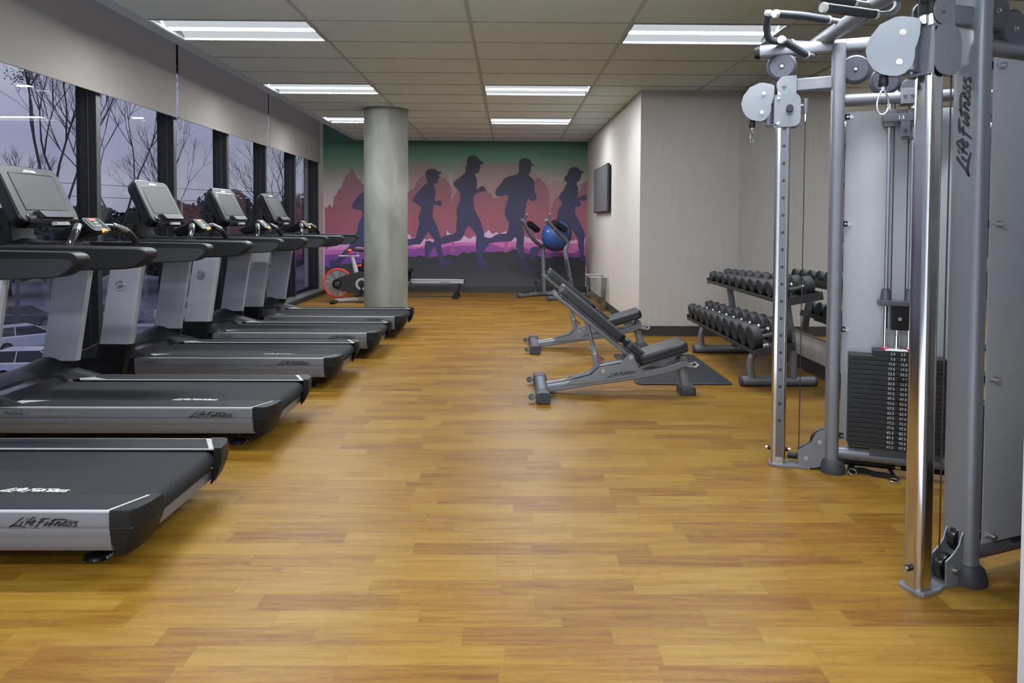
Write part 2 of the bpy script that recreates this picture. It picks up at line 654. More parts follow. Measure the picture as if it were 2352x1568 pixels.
RUN=[[(-2.509,2.203),(-2.577,2.034),(-2.712,1.831),(-2.762,1.81),(-2.847,1.712),(-2.906,1.611),(-2.918,1.552),(-2.83,1.518),(-2.719,1.507),(-2.729,1.375),(-2.78,1.307),(-2.811,1.206),(-2.806,1.155),(-2.856,1.045),(-2.987,.813),(-3.064,.762),(-3.115,.684),(-3.192,.594),(-3.326,.581),(-3.326,.504),(-3.301,.427),(-3.167,.427),(-3.115,.543),(-3.026,.634),(-2.923,.775),(-2.821,.84),(-2.642,.815),(-2.564,1.149),(-2.513,1.405)],[(-1.56,2.195),(-1.55,2.229),(-1.524,2.259),(-1.49,2.275),(-1.445,2.282),(-1.393,2.274),(-1.355,2.256),(-1.333,2.235),(-1.295,2.232),(-1.259,2.229),(-1.269,2.204),(-1.288,2.185),(-1.318,2.175),(-1.306,2.151),(-1.297,2.123),(-1.31,2.106),(-1.324,2.084),(-1.334,2.078),(-1.33,2.061),(-1.338,2.028),(-1.351,2.015),(-1.377,2.009),(-1.394,1.994),(-1.403,1.975),(-1.396,1.941),(-1.377,1.896),(-1.368,1.866),(-1.366,1.814),(-1.377,1.776),(-1.387,1.739),(-1.387,1.686),(-1.347,1.68),(-1.332,1.696),(-1.279,1.693),(-1.264,1.679),(-1.255,1.649),(-1.263,1.616),(-1.279,1.598),(-1.298,1.597),(-1.339,1.617),(-1.377,1.617),(-1.403,1.61),(-1.411,1.581),(-1.418,1.538),(-1.426,1.399),(-1.408,1.35),(-1.367,1.276),(-1.326,1.178),(-1.297,1.08),(-1.268,1.014),(-1.26,.965),(-1.264,.883),(-1.255,.817),(-1.239,.719),(-1.222,.653),(-1.193,.612),(-1.144,.596),(-1.078,.604),(-1.021,.604),(-1.054,.538),(-1.169,.48),(-1.259,.439),(-1.283,.48),(-1.292,.57),(-1.321,.669),(-1.358,.759),(-1.374,.817),(-1.383,.849),(-1.399,.817),(-1.44,.775),(-1.469,.726),(-1.485,.676),(-1.497,.619),(-1.53,.627),(-1.563,.668),(-1.574,.758),(-1.571,.865),(-1.559,.939),(-1.522,.952),(-1.473,.954),(-1.44,.931),(-1.415,.925),(-1.395,.948),(-1.399,.981),(-1.44,1.034),(-1.481,1.087),(-1.51,1.124),(-1.539,1.07),(-1.58,.996),(-1.62,.931),(-1.645,.898),(-1.67,.885),(-1.768,.881),(-1.932,.851),(-1.932,.978),(-1.87,.983),(-1.768,.995),(-1.739,1.012),(-1.723,1.053),(-1.707,1.144),(-1.666,1.283),(-1.686,1.332),(-1.69,1.381),(-1.678,1.422),(-1.65,1.48),(-1.639,1.537),(-1.637,1.58),(-1.707,1.625),(-1.795,1.686),(-1.79,1.714),(-1.752,1.782),(-1.715,1.834),(-1.673,1.88),(-1.643,1.921),(-1.61,1.951),(-1.572,1.985),(-1.524,2.019),(-1.52,2.053),(-1.531,2.083),(-1.554,2.135),(-1.561,2.172)],[(-.797,2.409),(-.79,2.461),(-.764,2.503),(-.719,2.529),(-.674,2.537),(-.621,2.522),(-.584,2.492),(-.561,2.455),(-.542,2.433),(-.501,2.414),(-.471,2.396),(-.486,2.382),(-.546,2.373),(-.549,2.343),(-.537,2.321),(-.553,2.302),(-.554,2.276),(-.56,2.253),(-.564,2.223),(-.579,2.21),(-.628,2.206),(-.643,2.178),(-.631,2.14),(-.609,2.095),(-.601,2.043),(-.604,1.976),(-.623,1.901),(-.582,1.91),(-.552,1.938),(-.535,1.967),(-.473,1.967),(-.462,1.939),(-.439,1.905),(-.443,1.879),(-.461,1.873),(-.514,1.873),(-.559,1.856),(-.611,1.829),(-.664,1.797),(-.679,1.728),(-.663,1.653),(-.654,1.543),(-.605,1.444),(-.555,1.363),(-.522,1.273),(-.497,1.182),(-.468,1.117),(-.468,1.051),(-.455,.969),(-.373,.895),(-.377,.871),(-.422,.838),(-.463,.788),(-.471,.747),(-.495,.673),(-.487,.599),(-.429,.541),(-.371,.484),(-.379,.443),(-.618,.442),(-.618,.516),(-.602,.598),(-.607,.754),(-.627,.87),(-.62,.968),(-.603,1.042),(-.653,1.132),(-.719,1.198),(-.764,1.247),(-.801,1.173),(-.85,1.057),(-.882,.992),(-.936,.95),(-1.005,.946),(-1.112,.921),(-1.266,.879),(-1.266,1.014),(-1.178,1.054),(-1.104,1.071),(-1.047,1.075),(-1.006,1.094),(-.985,1.147),(-.982,1.328),(-.969,1.401),(-.982,1.459),(-.985,1.541),(-.964,1.613),(-.915,1.689),(-.913,1.764),(-.919,1.861),(-.98,1.921),(-1.047,1.996),(-1.04,2.026),(-.988,2.086),(-.905,2.142),(-.845,2.191),(-.81,2.233),(-.823,2.274),(-.823,2.311),(-.808,2.341),(-.789,2.364)],[(.164,2.34),(.169,2.419),(.188,2.454),(.227,2.482),(.282,2.494),(.329,2.482),(.381,2.451),(.393,2.408),(.424,2.381),(.458,2.348),(.448,2.338),(.405,2.35),(.397,2.326),(.389,2.295),(.386,2.248),(.366,2.208),(.347,2.165),(.378,2.142),(.418,2.119),(.438,2.091),(.454,2.044),(.458,1.989),(.453,1.935),(.467,1.872),(.483,1.817),(.499,1.778),(.491,1.738),(.471,1.703),(.436,1.689),(.405,1.699),(.381,1.722),(.369,1.716),(.361,1.742),(.348,1.753),(.342,1.722),(.318,1.675),(.303,1.62),(.303,1.628),(.285,1.471),(.259,1.34),(.234,1.244),(.26,1.174),(.274,1.061),(.27,.947),(.26,.886),(.271,.755),(.281,.623),(.299,.554),(.369,.493),(.448,.423),(.44,.388),(.221,.387),(.211,.492),(.202,.597),(.167,.684),(.131,.789),(.118,.859),(.135,.964),(.117,1.034),(.082,1.007),(.043,.955),(-.036,.941),(-.149,.941),(-.271,.936),(-.163,.938),(-.291,.933),(-.373,.895),(-.455,.969),(-.468,1.041),(-.39,1.006),(-.324,1.019),(-.25,1.06),(-.324,1.023),(-.263,1.067),(-.193,1.093),(-.062,1.09),(-.032,1.138),(-.019,1.19),(-.002,1.278),(-.046,1.347),(-.081,1.425),(-.089,1.513),(-.065,1.626),(-.063,1.625),(-.03,1.743),(-.032,1.806),(-.068,1.81),(-.131,1.79),(-.194,1.78),(-.249,1.793),(-.268,1.828),(-.261,1.891),(-.226,1.954),(-.163,2.009),(-.124,2.088),(-.085,2.12),(-.038,2.147),(.033,2.163),(.111,2.182),(.15,2.207),(.166,2.239)],[(1.066,2.197),(1.074,2.236),(1.109,2.307),(1.156,2.331),(1.219,2.331),(1.27,2.312),(1.294,2.273),(1.337,2.253),(1.385,2.242),(1.373,2.229),(1.318,2.214),(1.318,2.175),(1.326,2.159),(1.311,2.136),(1.303,2.104),(1.288,2.065),(1.244,2.053),(1.233,2.002),(1.257,1.963),(1.269,1.916),(1.27,1.829),(1.239,1.762),(1.318,1.771),(1.365,1.81),(1.42,1.814),(1.422,1.712),(1.31,1.712),(1.255,1.697),(1.31,1.68),(1.33,1.657),(1.303,1.609),(1.26,1.589),(1.22,1.609),(1.218,1.615),(1.211,1.476),(1.264,1.38),(1.317,1.284),(1.389,1.11),(1.394,1.049),(1.381,.935),(1.387,.76),(1.383,.672),(1.393,.602),(1.314,.602),(1.313,.716),(1.277,.847),(1.267,1.022),(1.196,1.118),(1.116,1.231),(1.072,1.283),(.985,1.213),(.881,1.072),(.725,.888),(.594,.826),(.551,.774),(.525,.712),(.482,.668),(.447,.572),(.386,.598),(.394,.712),(.376,.79),(.402,.843),(.446,.856),(.516,.852),(.585,.861),(.725,.967),(.854,1.195),(.883,1.413),(.887,1.483),(.913,1.561),(.965,1.632),(.964,1.6),(.971,1.694),(.904,1.749),(.931,1.812),(1.001,1.906),(1.025,1.969),(1.071,2.048),(1.024,2.055),(1.004,2.142),(1.062,2.181)]]
TREE_A=[(-1.852,2.337),(-1.756,2.401),(-1.652,2.45),(-1.492,2.403),(-1.372,2.3),(-1.251,2.221),(-1.147,2.165),(-1.082,1.941),(-1.035,2.182),(-0.955,2.278),(-0.891,2.367),(-0.771,2.423),(-0.65,2.408),(-0.57,2.441),(-0.466,2.393),(-0.37,2.378),(-0.249,2.347),(-0.169,2.387),(-0.048,2.324),(0.056,2.412),(0.152,2.373),(0.232,2.413),(0.353,2.31),(0.458,2.255),(0.515,2.191),(0.579,2.167),(0.7,2.112),(0.733,2.016),(0.837,2.097),(0.958,2.049),(1.078,2.194),(1.183,2.115),(1.281,1.995),(1.4,2.116)]
TREE_B=[(-3.413,1.584),(-3.373,1.544),(-3.325,1.608),(-3.277,1.545),(-3.245,1.673),(-3.253,1.769),(-3.197,1.793),(-3.172,1.889),(-3.116,1.914),(-3.084,2.01),(-3.036,2.106),(-3.004,2.17),(-2.956,2.21),(-2.948,2.266),(-2.916,2.315),(-2.876,2.235),(-2.836,2.155),(-2.78,2.076),(-2.732,2.012),(-2.613,1.853),(-2.413,1.774),(-2.172,1.815),(-1.868,1.857),(-1.772,1.921),(-1.732,2.018),(-1.676,2.098),(-1.572,2.139),(-1.451,2.083),(-1.347,2.18),(-1.227,2.117),(-1.131,2.037),(-1.074,1.925),(-1.082,1.781),(-1.098,1.62),(-1.034,1.765),(-0.97,1.894),(-0.89,1.926),(-0.729,1.863),(-0.569,1.944),(-0.408,1.865),(-0.287,1.745),(-0.182,1.77),(-0.086,1.802),(0.115,1.868),(0.275,1.949),(0.435,2.094),(0.555,2.111),(0.652,2.031),(0.701,1.935),(0.734,1.791),(0.736,1.63),(0.745,1.47),(0.816,1.695),(0.896,1.776),(0.959,1.873),(1.121,1.793),(1.282,1.834),(1.337,2.035),(1.441,2.1)]
PALE=[(-3.416,0.789),(-3.215,0.887),(-2.975,0.928),(-2.734,0.953),(-1.868,1.07),(-1.787,0.99),(-1.691,1.015),(-1.37,0.96),(-1.289,0.96),(-1.169,0.977),(-1.153,1.154),(-1.129,1.098),(-1.08,1.09),(-1.008,1.058),(-0.887,1.019),(-0.807,1.035),(-0.742,0.995),(-0.646,1.044),(-0.566,1.02),(-0.485,1.117),(-0.421,1.126),(-0.389,1.158),(-0.34,1.094),(-0.244,1.118),(-0.163,1.079),(-0.083,1.143),(0.038,1.023),(0.159,1.064),(0.28,1.049),(0.401,1.025),(0.562,0.985),(0.724,0.938),(0.965,1.004),(1.127,0.972),(1.409,1.03)]
HILL_A=[(-3.416,0.765),(-2.975,0.791),(-1.868,0.869),(-1.691,0.838),(-1.49,0.895),(-1.128,0.913),(-0.766,0.931),(-0.605,0.915),(-0.324,0.933),(-0.163,0.958),(0.24,0.936),(0.563,0.905),(0.886,0.866),(1.128,0.908),(1.41,0.933)]
HILL_B=[(-3.416,0.685),(-3.056,0.703),(-2.735,0.744),(-1.868,0.813),(-1.771,0.797),(-1.651,0.822),(-1.49,0.814),(-1.249,0.824),(-1.128,0.865),(-1.048,0.849),(-0.927,0.874),(-0.766,0.866),(-0.565,0.851),(-0.324,0.901),(-0.243,0.877),(-0.162,0.837),(-0.041,0.805),(0.039,0.854),(0.16,0.822),(0.265,0.839),(0.402,0.783),(0.563,0.808),(0.741,0.744),(0.886,0.761),(1.008,0.746),(1.169,0.73),(1.29,0.787),(1.412,0.707)]
HILL_C=[(-3.417,0.467),(-3.217,0.452),(-3.056,0.517),(-2.735,0.535),(-1.868,0.66),(-1.731,0.652),(-1.675,0.685),(-1.49,0.637),(-1.329,0.67),(-1.208,0.671),(-1.128,0.703),(-0.967,0.672),(-0.862,0.745),(-0.742,0.721),(-0.685,0.754),(-0.323,0.747),(-0.162,0.764),(-0.041,0.749),(0.08,0.806),(0.241,0.742),(0.419,0.711),(0.605,0.663),(0.742,0.639),(0.847,0.68),(1.008,0.665),(1.21,0.65),(1.412,0.683)]
# ================================================================ the room
H = 2.8                       # ceiling
XW = -3.56                    # glass plane
YF = 13.13                    # far wall
GX, GY = -0.305, 5.4046       # ceiling grid origin
TW, TD = 1.2192, 0.6096

b = B(); b.box(-3.8, 5.72, -6.0, YF + .15, -0.12, 0.0)
struct('floor', b, M_FLOOR)

LIGHTS = [(-2, 0), (1, 0), (-2, 4), (0, 4), (-2, 8), (0, 8), (-2, -4), (1, -4), (-2, -10), (-1, -10), (0, -10), (1, -10), (-2, -13), (0, -13), (2, -13), (-1, -16), (1, -16), (3, -12)]  # negative rows: unseen fixtures added to raise the room's brightness
# ceiling: lay-in tiles (open where a fixture sits), T-bars, joints
b = B()
XE = GX - 2 * TW              # -2.743: last T-bar before the soffit strip
xs = [XE + i * TW for i in range(6)]
x_end = 5.6
ks = range(-19, 13)
holes = {(i, k) for i, k in LIGHTS}
for i in range(-2, 5):
    for k in ks:
        if (i, k) in holes:
            continue
        xa, xb = GX + i * TW, min(GX + (i + 1) * TW, x_end)
        ya, yb = GY + k * TD, min(GY + (k + 1) * TD, YF + .12)
        b.box(xa, xb, ya, yb, H + .004, H + .03)
ceil = struct('ceiling', b, M_TILE)
b = B()
for i in range(-1, 5):
    b.box(GX + i * TW - .013, GX + i * TW + .013, GY - 19 * TD, YF, H - .003, H + .004)
b.box(-2.85, 1.5, YF - .03, YF, H - .003, H + .004)
struct('ceiling_bars', b, M_TBAR, ceil)
b = B()
for k in ks:
    for i in range(-2, 5):
        xa, xb = GX + i * TW + .013, min(GX + (i + 1) * TW - .013, x_end)
        b.box(xa, xb, GY + k * TD - .0025, GY + k * TD + .0025, H - .0005, H + .0045)
struct('tile_joints', b, M_GAP, ceil)
b = B(); b.box(-2.85, XE + .013, GY - 19 * TD, YF + .12, H - .004, H + .16)
struct('trim_soffit', b, M_SOFFIT)
b = B(); b.box(-3.8, -2.84, GY - 19 * TD, YF + .12, 3.42, 3.5)
struct('ceiling_pocket', b, M_SOFFIT)

b = B(); b.box(-3.3, 5.6, -5.9, 1.5, 0, .004)
struct('floor_bounce', b, mat('pale_bounce_floor', srgb(222, 224, 226), .6))  # unseen pale floor, added to bounce neutral light up to the ceiling
# walls
b = B(); b.box(-3.8, 1.7, YF, YF + .12, 0, 3.5)
wall_far = struct('wall_far', b, print_mat('mural_sky', [(.8,(206,160,190)),(1.6,(186,164,170)),(1.95,(160,152,150)),(2.15,(134,128,116)),(2.32,(104,118,96)),(2.5,(76,112,90)),(2.75,(60,94,84)),(3.3,(56,88,82))]))
b = B(); b.prism([(1.488, 8.08), (1.435, YF), (1.60, YF), (1.60, 8.08)], 0, H + .03)
struct('wall_passage', b, M_WALL)
b = B(); b.box(1.60, 2.62, 8.08, 8.2, 0, H + .03)
struct('wall_return', b, M_WALL)
b = B(); b.box(2.62, 2.74, 1.9, 8.2, 0, H + .03)
struct('wall_right', b, M_WALL)
b = B(); b.box(1.405, 5.6, 1.75, 1.9, 0, H + .03, bev=.004)
struct('wall_near', b, mat('wall_paint_pale', srgb(176, 174, 182), 0.7))
b = B(); b.box(-3.8, 5.72, -6.0, -5.88, 0, 3.5)
struct('wall_back', b, mat('wall_bounce_white', srgb(228, 228, 228), .8))  # unseen wall, made white to bounce light into the room
b = B(); b.box(5.6, 5.72, -5.9, 1.9, 0, 3.5)
struct('wall_side', b, mat('wall_bounce_white', srgb(228, 228, 228), .8))  # added out of view, white to throw more light back
b = B(); b.box(-3.66, -3.44, 12.74, YF, 0, 3.42)
struct('wall_left', b, M_WALL)
b = B(); b.box(-3.66, -3.60, -6.0, 12.74, 2.9, 3.42)
struct('wall_header', b, M_WALL)

# baseboards
b = B(); b.box(-3.44, 1.44, YF - .012, YF, 0, .115, .003)
b.box(-3.44, 1.44, YF - .022, YF, 0, .012, .003)
struct('baseboard_far', b, M_BASE)
b = B()
b.prism([(1.488, 8.068), (1.476, 8.068), (1.423, YF - .01), (1.435, YF - .01)], 0, .115)
struct('baseboard_passage', b, M_BASE)
b = B(); b.box(1.476, 2.62, 8.056, 8.08, 0, .012, .002); b.box(1.476, 2.62, 8.066, 8.08, 0, .115, .003)
struct('baseboard_return', b, M_BASE)
b = B(); b.box(2.596, 2.62, 1.9, 8.07, 0, .012, .002); b.box(2.607, 2.62, 1.9, 8.07, 0, .115, .003)
struct('baseboard_right', b, M_BASE)

# mirror on the right wall
mr_ = thing('wall_mirror', 'frameless mirror covering the wall behind dumbbell rack and cable machine', 'mirror', (2.62, 5.0, .33))
b = B(); b.box(-.012, -.0005, -3.08, 3.06, 0, H - .34 , 0)
obj('mirror_glass', b, M_MIRROR, mr_)
b = B(); b.box(-.018, 0.0, -3.08, 3.06, -.012, 0.002, .001)
obj('mirror_channel', b, M_SILV, mr_)

# windows: pane between deep black mullions, low metal sill box
ym = [5.92 + 1.352 * k for k in range(-8, 6)]
for i, y0 in enumerate(ym):
    y1 = y0 + .062
    fr = B()
    fr.box(XW - .03, -3.50, y0, y1, 0.09, 3.0, .002)
    fr.box(-3.50, -3.495, y0 + .012, y1 - .012, .09, 3.0)
    fr.box(-3.497, -3.425, y0, y1, 0.09, 3.0, .003)
    wdw = struct('window_%d' % (i + 1), fr, M_DARKFR)
    f2 = B(); f2.box(-3.425, -3.421, y0 + .002, y1 - .002, 0.09, 3.0)
    f2.box(-3.4945, -3.488, y0 - .002, y0 + .004, 0.09, 3.0)  # thin paler strip stands in for the highlight along the side groove
    struct('mullion_face', f2, M_MULSIDE, wdw)
    ya = ym[i - 1] + .062 if i else y0 - 1.29
    f3 = B(); f3.box(XW - .03, -3.50, ya, y0, 0.09, .15, .002); f3.box(XW - .03, -3.50, ya, y0, 2.93, 3.0)
    struct('window_rail', f3, M_DARKFR, wdw)
    g = B(); g.box(XW - .006, XW, ya, y0, .15, 2.93)
    struct('window_pane', g, M_GLASS, wdw)
    if i == len(ym) - 1 and False:
        pass
b = B(); b.box(XW - .08, -3.30, -5.9, 12.76, 0, .07, .004)
struct('trim_curb', b, M_BASE)
b = B(); b.box(XW - .08, -3.295, -5.9, 12.76, .07, .092, .003)
struct('trim_sill', b, M_SILL)

# roller blinds with hem bars and bead chains
BL = [('roller shade nearest the camera end of the windows', 1.86, 4.54), ('first', 4.59, 7.25), ('second', 7.30, 9.98), ('third', 10.02, 12.70)]
BLAB = ['beige roller shade wholly above the first treadmill', 'beige roller shade at the window bay with the big bare tree', 'beige roller shade in the middle bay, between two narrow dark gaps', 'beige roller shade in the bay next to the painted wall']
for (q, ya, yb), lab in zip(BL, BLAB):
    t = thing('roller_blind', lab, 'blind', (-3.38, ya, 2.335), 0, 'roller shades along the windows')
    d = yb - ya
    f = B(); f.box(-.0015, .0015, 0, d, .022, .97)
    obj('shade_cloth', f, M_WALLF, t)
    f = B(); f.tube([(0, 0.002, .012), (0, d - .002, .012)], .012, sec=[(a * .5, c) for a, c in oval(.013, .013, 14)], up=(0, 0, 1))
    obj('hem_bar', f, M_WALLF, t)
    f = B(); f.cyl((0, 0, 1.0), (0, d, 1.0), .03)
    obj('roller_tube', f, M_WALLF, t)
    f = B(); f.cyl((-.016, .10, -2.15), (-.016, .10, .98), .0018, n=6); f.cyl((-.030, .10, -2.15), (-.030, .10, .98), .0018, n=6)
    f.box(-.036, -.010, .085, .115, -2.19, -2.13, .004)
    obj('bead_chain', f, M_LINE, t)

# ceiling fixtures
def troffer():
    t = thing('ceiling_light', 'x', 'light', (0, 0, H), 0, 'recessed ceiling lights')
    f = B()
    f.box(.013, TW - .013, .004, .02, -.002, .012); f.box(.013, TW - .013, TD - .02, TD - .004, -.002, .012)
    f.box(.013, .026, .02, TD - .02, -.002, .012); f.box(TW - .026, TW - .013, .02, TD - .02, -.002, .012)
    f.box(0, TW, 0, TD, .09, .10)
    f.box(.004, .014, .004, TD - .004, .0, .08); f.box(TW - .014, TW - .004, .004, TD - .004, .0, .08)
    f.box(.004, TW - .004, .0, .006, .0, .08); f.box(.004, TW - .004, TD - .006, TD, .0, .08)
    obj('housing', f, mat('fixture_frame', srgb(150, 152, 152), .7, spec=.2), t)
    for ya, yb in ((.024, .255), (.355, TD - .024)):
        f = B()
        def fn(u, v, ya=ya, yb=yb):
            return (.028 + u * (TW - .056), ya + v * (yb - ya), .012 + .05 * math.sin(PI * v) ** .8)
        f.grid(fn, 1, 12)
        obj('reflector', f, mat('reflector_glow', srgb(10, 10, 10), 0.9, spec=0, emit=(.94, 1, 1.06, 1), es=REFL), t)  # black sheet with its own dim glow instead of light bounced off the lens
    f = B()
    def fn2(u, v):
        return (.028 + u * (TW - .056), .255 + v * .10, .022 - .018 * math.sin(PI * v))
    f.grid(fn2, 1, 10)
    obj('lens', f, mat('lens_lit', srgb(250, 250, 248), 0.5, emit=(.94, 1, 1.06, 1), es=LAMP), t)
    f = B()
    f.box(.028, TW - .028, .020, .042, .006, .010); f.box(.028, TW - .028, TD - .042, TD - .020, .006, .010)
    obj('edge_glow_strip', f, mat('edge_lit', srgb(250, 250, 248), 0.5, emit=(.94, 1, 1.06, 1), es=2.5), t)
    return t
REFL = 0.58
proto = troffer()
LL = {(-2, 0): 'large window-side ceiling light above the first treadmills', (1, 0): 'ceiling light partly hidden by the pull-up handles of the cable machine',
      (-2, 4): 'ceiling light on the window side just before the concrete column', (0, 4): 'ceiling light on the middle line, larger of the two there',
      (-2, 8): 'ceiling light cut off by the concrete column', (0, 8): 'ceiling light on the middle line closest to the painted wall'}
for j, (i, k) in enumerate(LIGHTS):
    o = proto if j == 0 else copy_tree(proto)
    o.location = (GX + i * TW, GY + k * TD, H)
    o['label'] = LL.get((i, k), 'unseen ceiling light added to brighten the room')

# ---------------------------------------------------------------- mural
mu = thing('running_mural', 'wall mural of dark running figures over purple and pink woods', 'mural', (0, YF - .001, 0))
def layer(name, top, bottom, k, mt, parent=mu):
    f = B()
    pts = [(x, z) for x, z in top]
    if len(pts) > 60 and bottom is not None:
        pts = [pts[0]] + [tuple(v)[:2] for v in fillet([(x, z, 0) for x, z in pts], .011, 2)] + [pts[-1]]
    d = -.0006 * k
    mm = Matrix(((1, 0, 0, 0), (0, 0, 1, 0), (0, 1, 0, 0), (0, 0, 0, 1)))
    pts = pts + ([(pts[-1][0], bottom), (pts[0][0], bottom)] if bottom is not None else [])
    f.prism(pts, d, d + .0006, mm)
    return obj(name, f, mt, parent, smooth=False)
def jag(top, amp, step, seed):
    rnd = random.Random(seed)
    out = [top[0]]
    for a, c in zip(top, top[1:]):
        L_ = math.hypot(c[0] - a[0], c[1] - a[1])
        n = max(1, int(L_ / step))
        for j in range(1, n + 1):
            t = j / n
            out.append((a[0] + (c[0] - a[0]) * t, a[1] + (c[1] - a[1]) * t + (rnd.uniform(-amp, amp) if j < n else 0)))
    return out
layer('painted_far_trees', jag(TREE_A, .03, .03, 3), .5, 1, print_mat('print_far_trees', [(.6, (166, 112, 132)), (1.4, (168, 112, 120)), (2.0, (146, 120, 116)), (2.45, (104, 99, 86))]))
layer('painted_near_trees', jag(TREE_B, .028, .026, 5), .5, 2, print_mat('print_near_trees', [(.6, (150, 86, 130)), (.95, (150, 84, 106)), (1.4, (152, 88, 100)), (2.0, (128, 88, 97)), (2.4, (104, 84, 83))]))
layer('painted_low_sky', jag(PALE, .03, .03, 7), .5, 3, print_mat('print_low_sky', [(.7, (202, 120, 180)), (1.1, (206, 176, 206))]))
layer('painted_pink_hills', HILL_A, .4, 4, print_mat('print_pink_hills', [(.6, (176, 92, 172)), (.95, (196, 104, 158))]))
layer('painted_purple_hills', HILL_B, .3, 5, print_mat('print_purple_hills', [(.4, (92, 64, 156)), (.75, (128, 66, 136)), (.9, (146, 72, 140))]))
layer('painted_dark_ground', HILL_C, 0, 6, print_mat('print_dark_ground', [(0, (74, 71, 80)), (.35, (56, 55, 61)), (.7, (44, 46, 48))]))
M_RUN = print_mat('print_runner', [(0.2, (50, 48, 66)), (.45, (54, 48, 88)), (.8, (60, 57, 92)), (1.6, (62, 59, 88)), (2.1, (48, 46, 64)), (2.4, (32, 30, 43))])
for i, r in enumerate(RUN):
    layer('painted_runner', rpoly(r, .035, 3), None, 7 + i * 1.2, M_RUN)
for tx, wd in ((-.06, .035), (1.05 - 2.1, .03)):
    layer('painted_trunk', [(tx - wd, .75), (tx - wd * .7, 1.05), (tx + wd * .7, 1.05), (tx + wd, .75)], None, 6.5, print_mat('print_trunk', [(.7, (150, 80, 130)), (1.0, (160, 96, 128))]))

# ---------------------------------------------------------------- column
b = B(); b.lathe([(0, 0), (.292, 0), (.292, H + .03), (0, H + .03)], Matrix.Translation((-1.668, 9.585, 0)), 72)
o = obj('concrete_column', b, M_CONC)
tag(o, 'round bare concrete column between the treadmills and the mural', 'column', kind='structure')
del o['label'], o['category']
b = B(); b.lathe([(.30, H - .004), (.312, H - .004), (.312, H + .004), (.30, H + .004)], Matrix.Translation((-1.668, 9.585, 0)), 72)
struct('trim_column_collar', b, M_TBAR)

# ---------------------------------------------------------------- television on the passage wall
t = thing('television', 'flat black television mounted on the beige wall beside the mural', 'television', (1.445, 11.0, 1.81), .0105)
f = B(); f.box(-.045, -.008, -.78, .74, -.352, .352, .008)
obj('casing', f, M_BLKG, t)
f = B(); f.box(-.0475, -.0445, -.765, .725, -.336, .34, .001)
obj('screen', f, mat('tv_screen', srgb(88, 90, 92), 0.3), t)
f = B(); f.box(-.008, .05, -.25, .25, -.2, .2, .005); f.box(.03, .058, -.3, .3, -.25, .25, .005)
obj('wall_bracket', f, M_BLK, t)

# ---------------------------------------------------------------- clear acrylic bin
t = thing('acrylic_bin', 'tall clear acrylic bin standing on the floor against the beige wall', 'bin', (1.315, 10.65, 0))
def shell(k):
    f = B()
    bt = [(-.10, -.26), (.10, -.26), (.10, .26), (-.10, .26)]
    tp = [(-.135, -.30), (.115, -.30), (.115, .30), (-.135, .30)]
    i0, i1 = k, (k + 1) % 4
    a, c, d, e = bt[i0], bt[i1], tp[i1], tp[i0]
    f.loft([[(a[0], a[1], .004), (c[0], c[1], .004), (c[0] * .96, c[1] * .985, .004), (a[0] * .96, a[1] * .985, .004)],
            [(e[0], e[1], .50), (d[0], d[1], .50), (d[0] * .965, d[1] * .985, .50), (e[0] * .965, e[1] * .985, .50)]])
    return f
for k in range(4):
    obj('bin_panel', shell(k), M_ACR, t)
f = B(); f.box(-.10, .10, -.26, .26, 0, .005)
obj('bin_base', f, M_ACR, t)
f = B()
tp = [(-.135, -.30, .50), (.115, -.30, .50), (.115, .30, .50), (-.135, .30, .50)]
f.tube(tp + tp[:1], .0035, n=6)
obj('polished_rim', f, mat('acrylic_edge', srgb(214, 212, 206), 0.2), t)

# ================================================================ treadmills (length along x, user faces the windows)
W_T = 0.86
def yf(y, far):
    return W_T - y if far else y

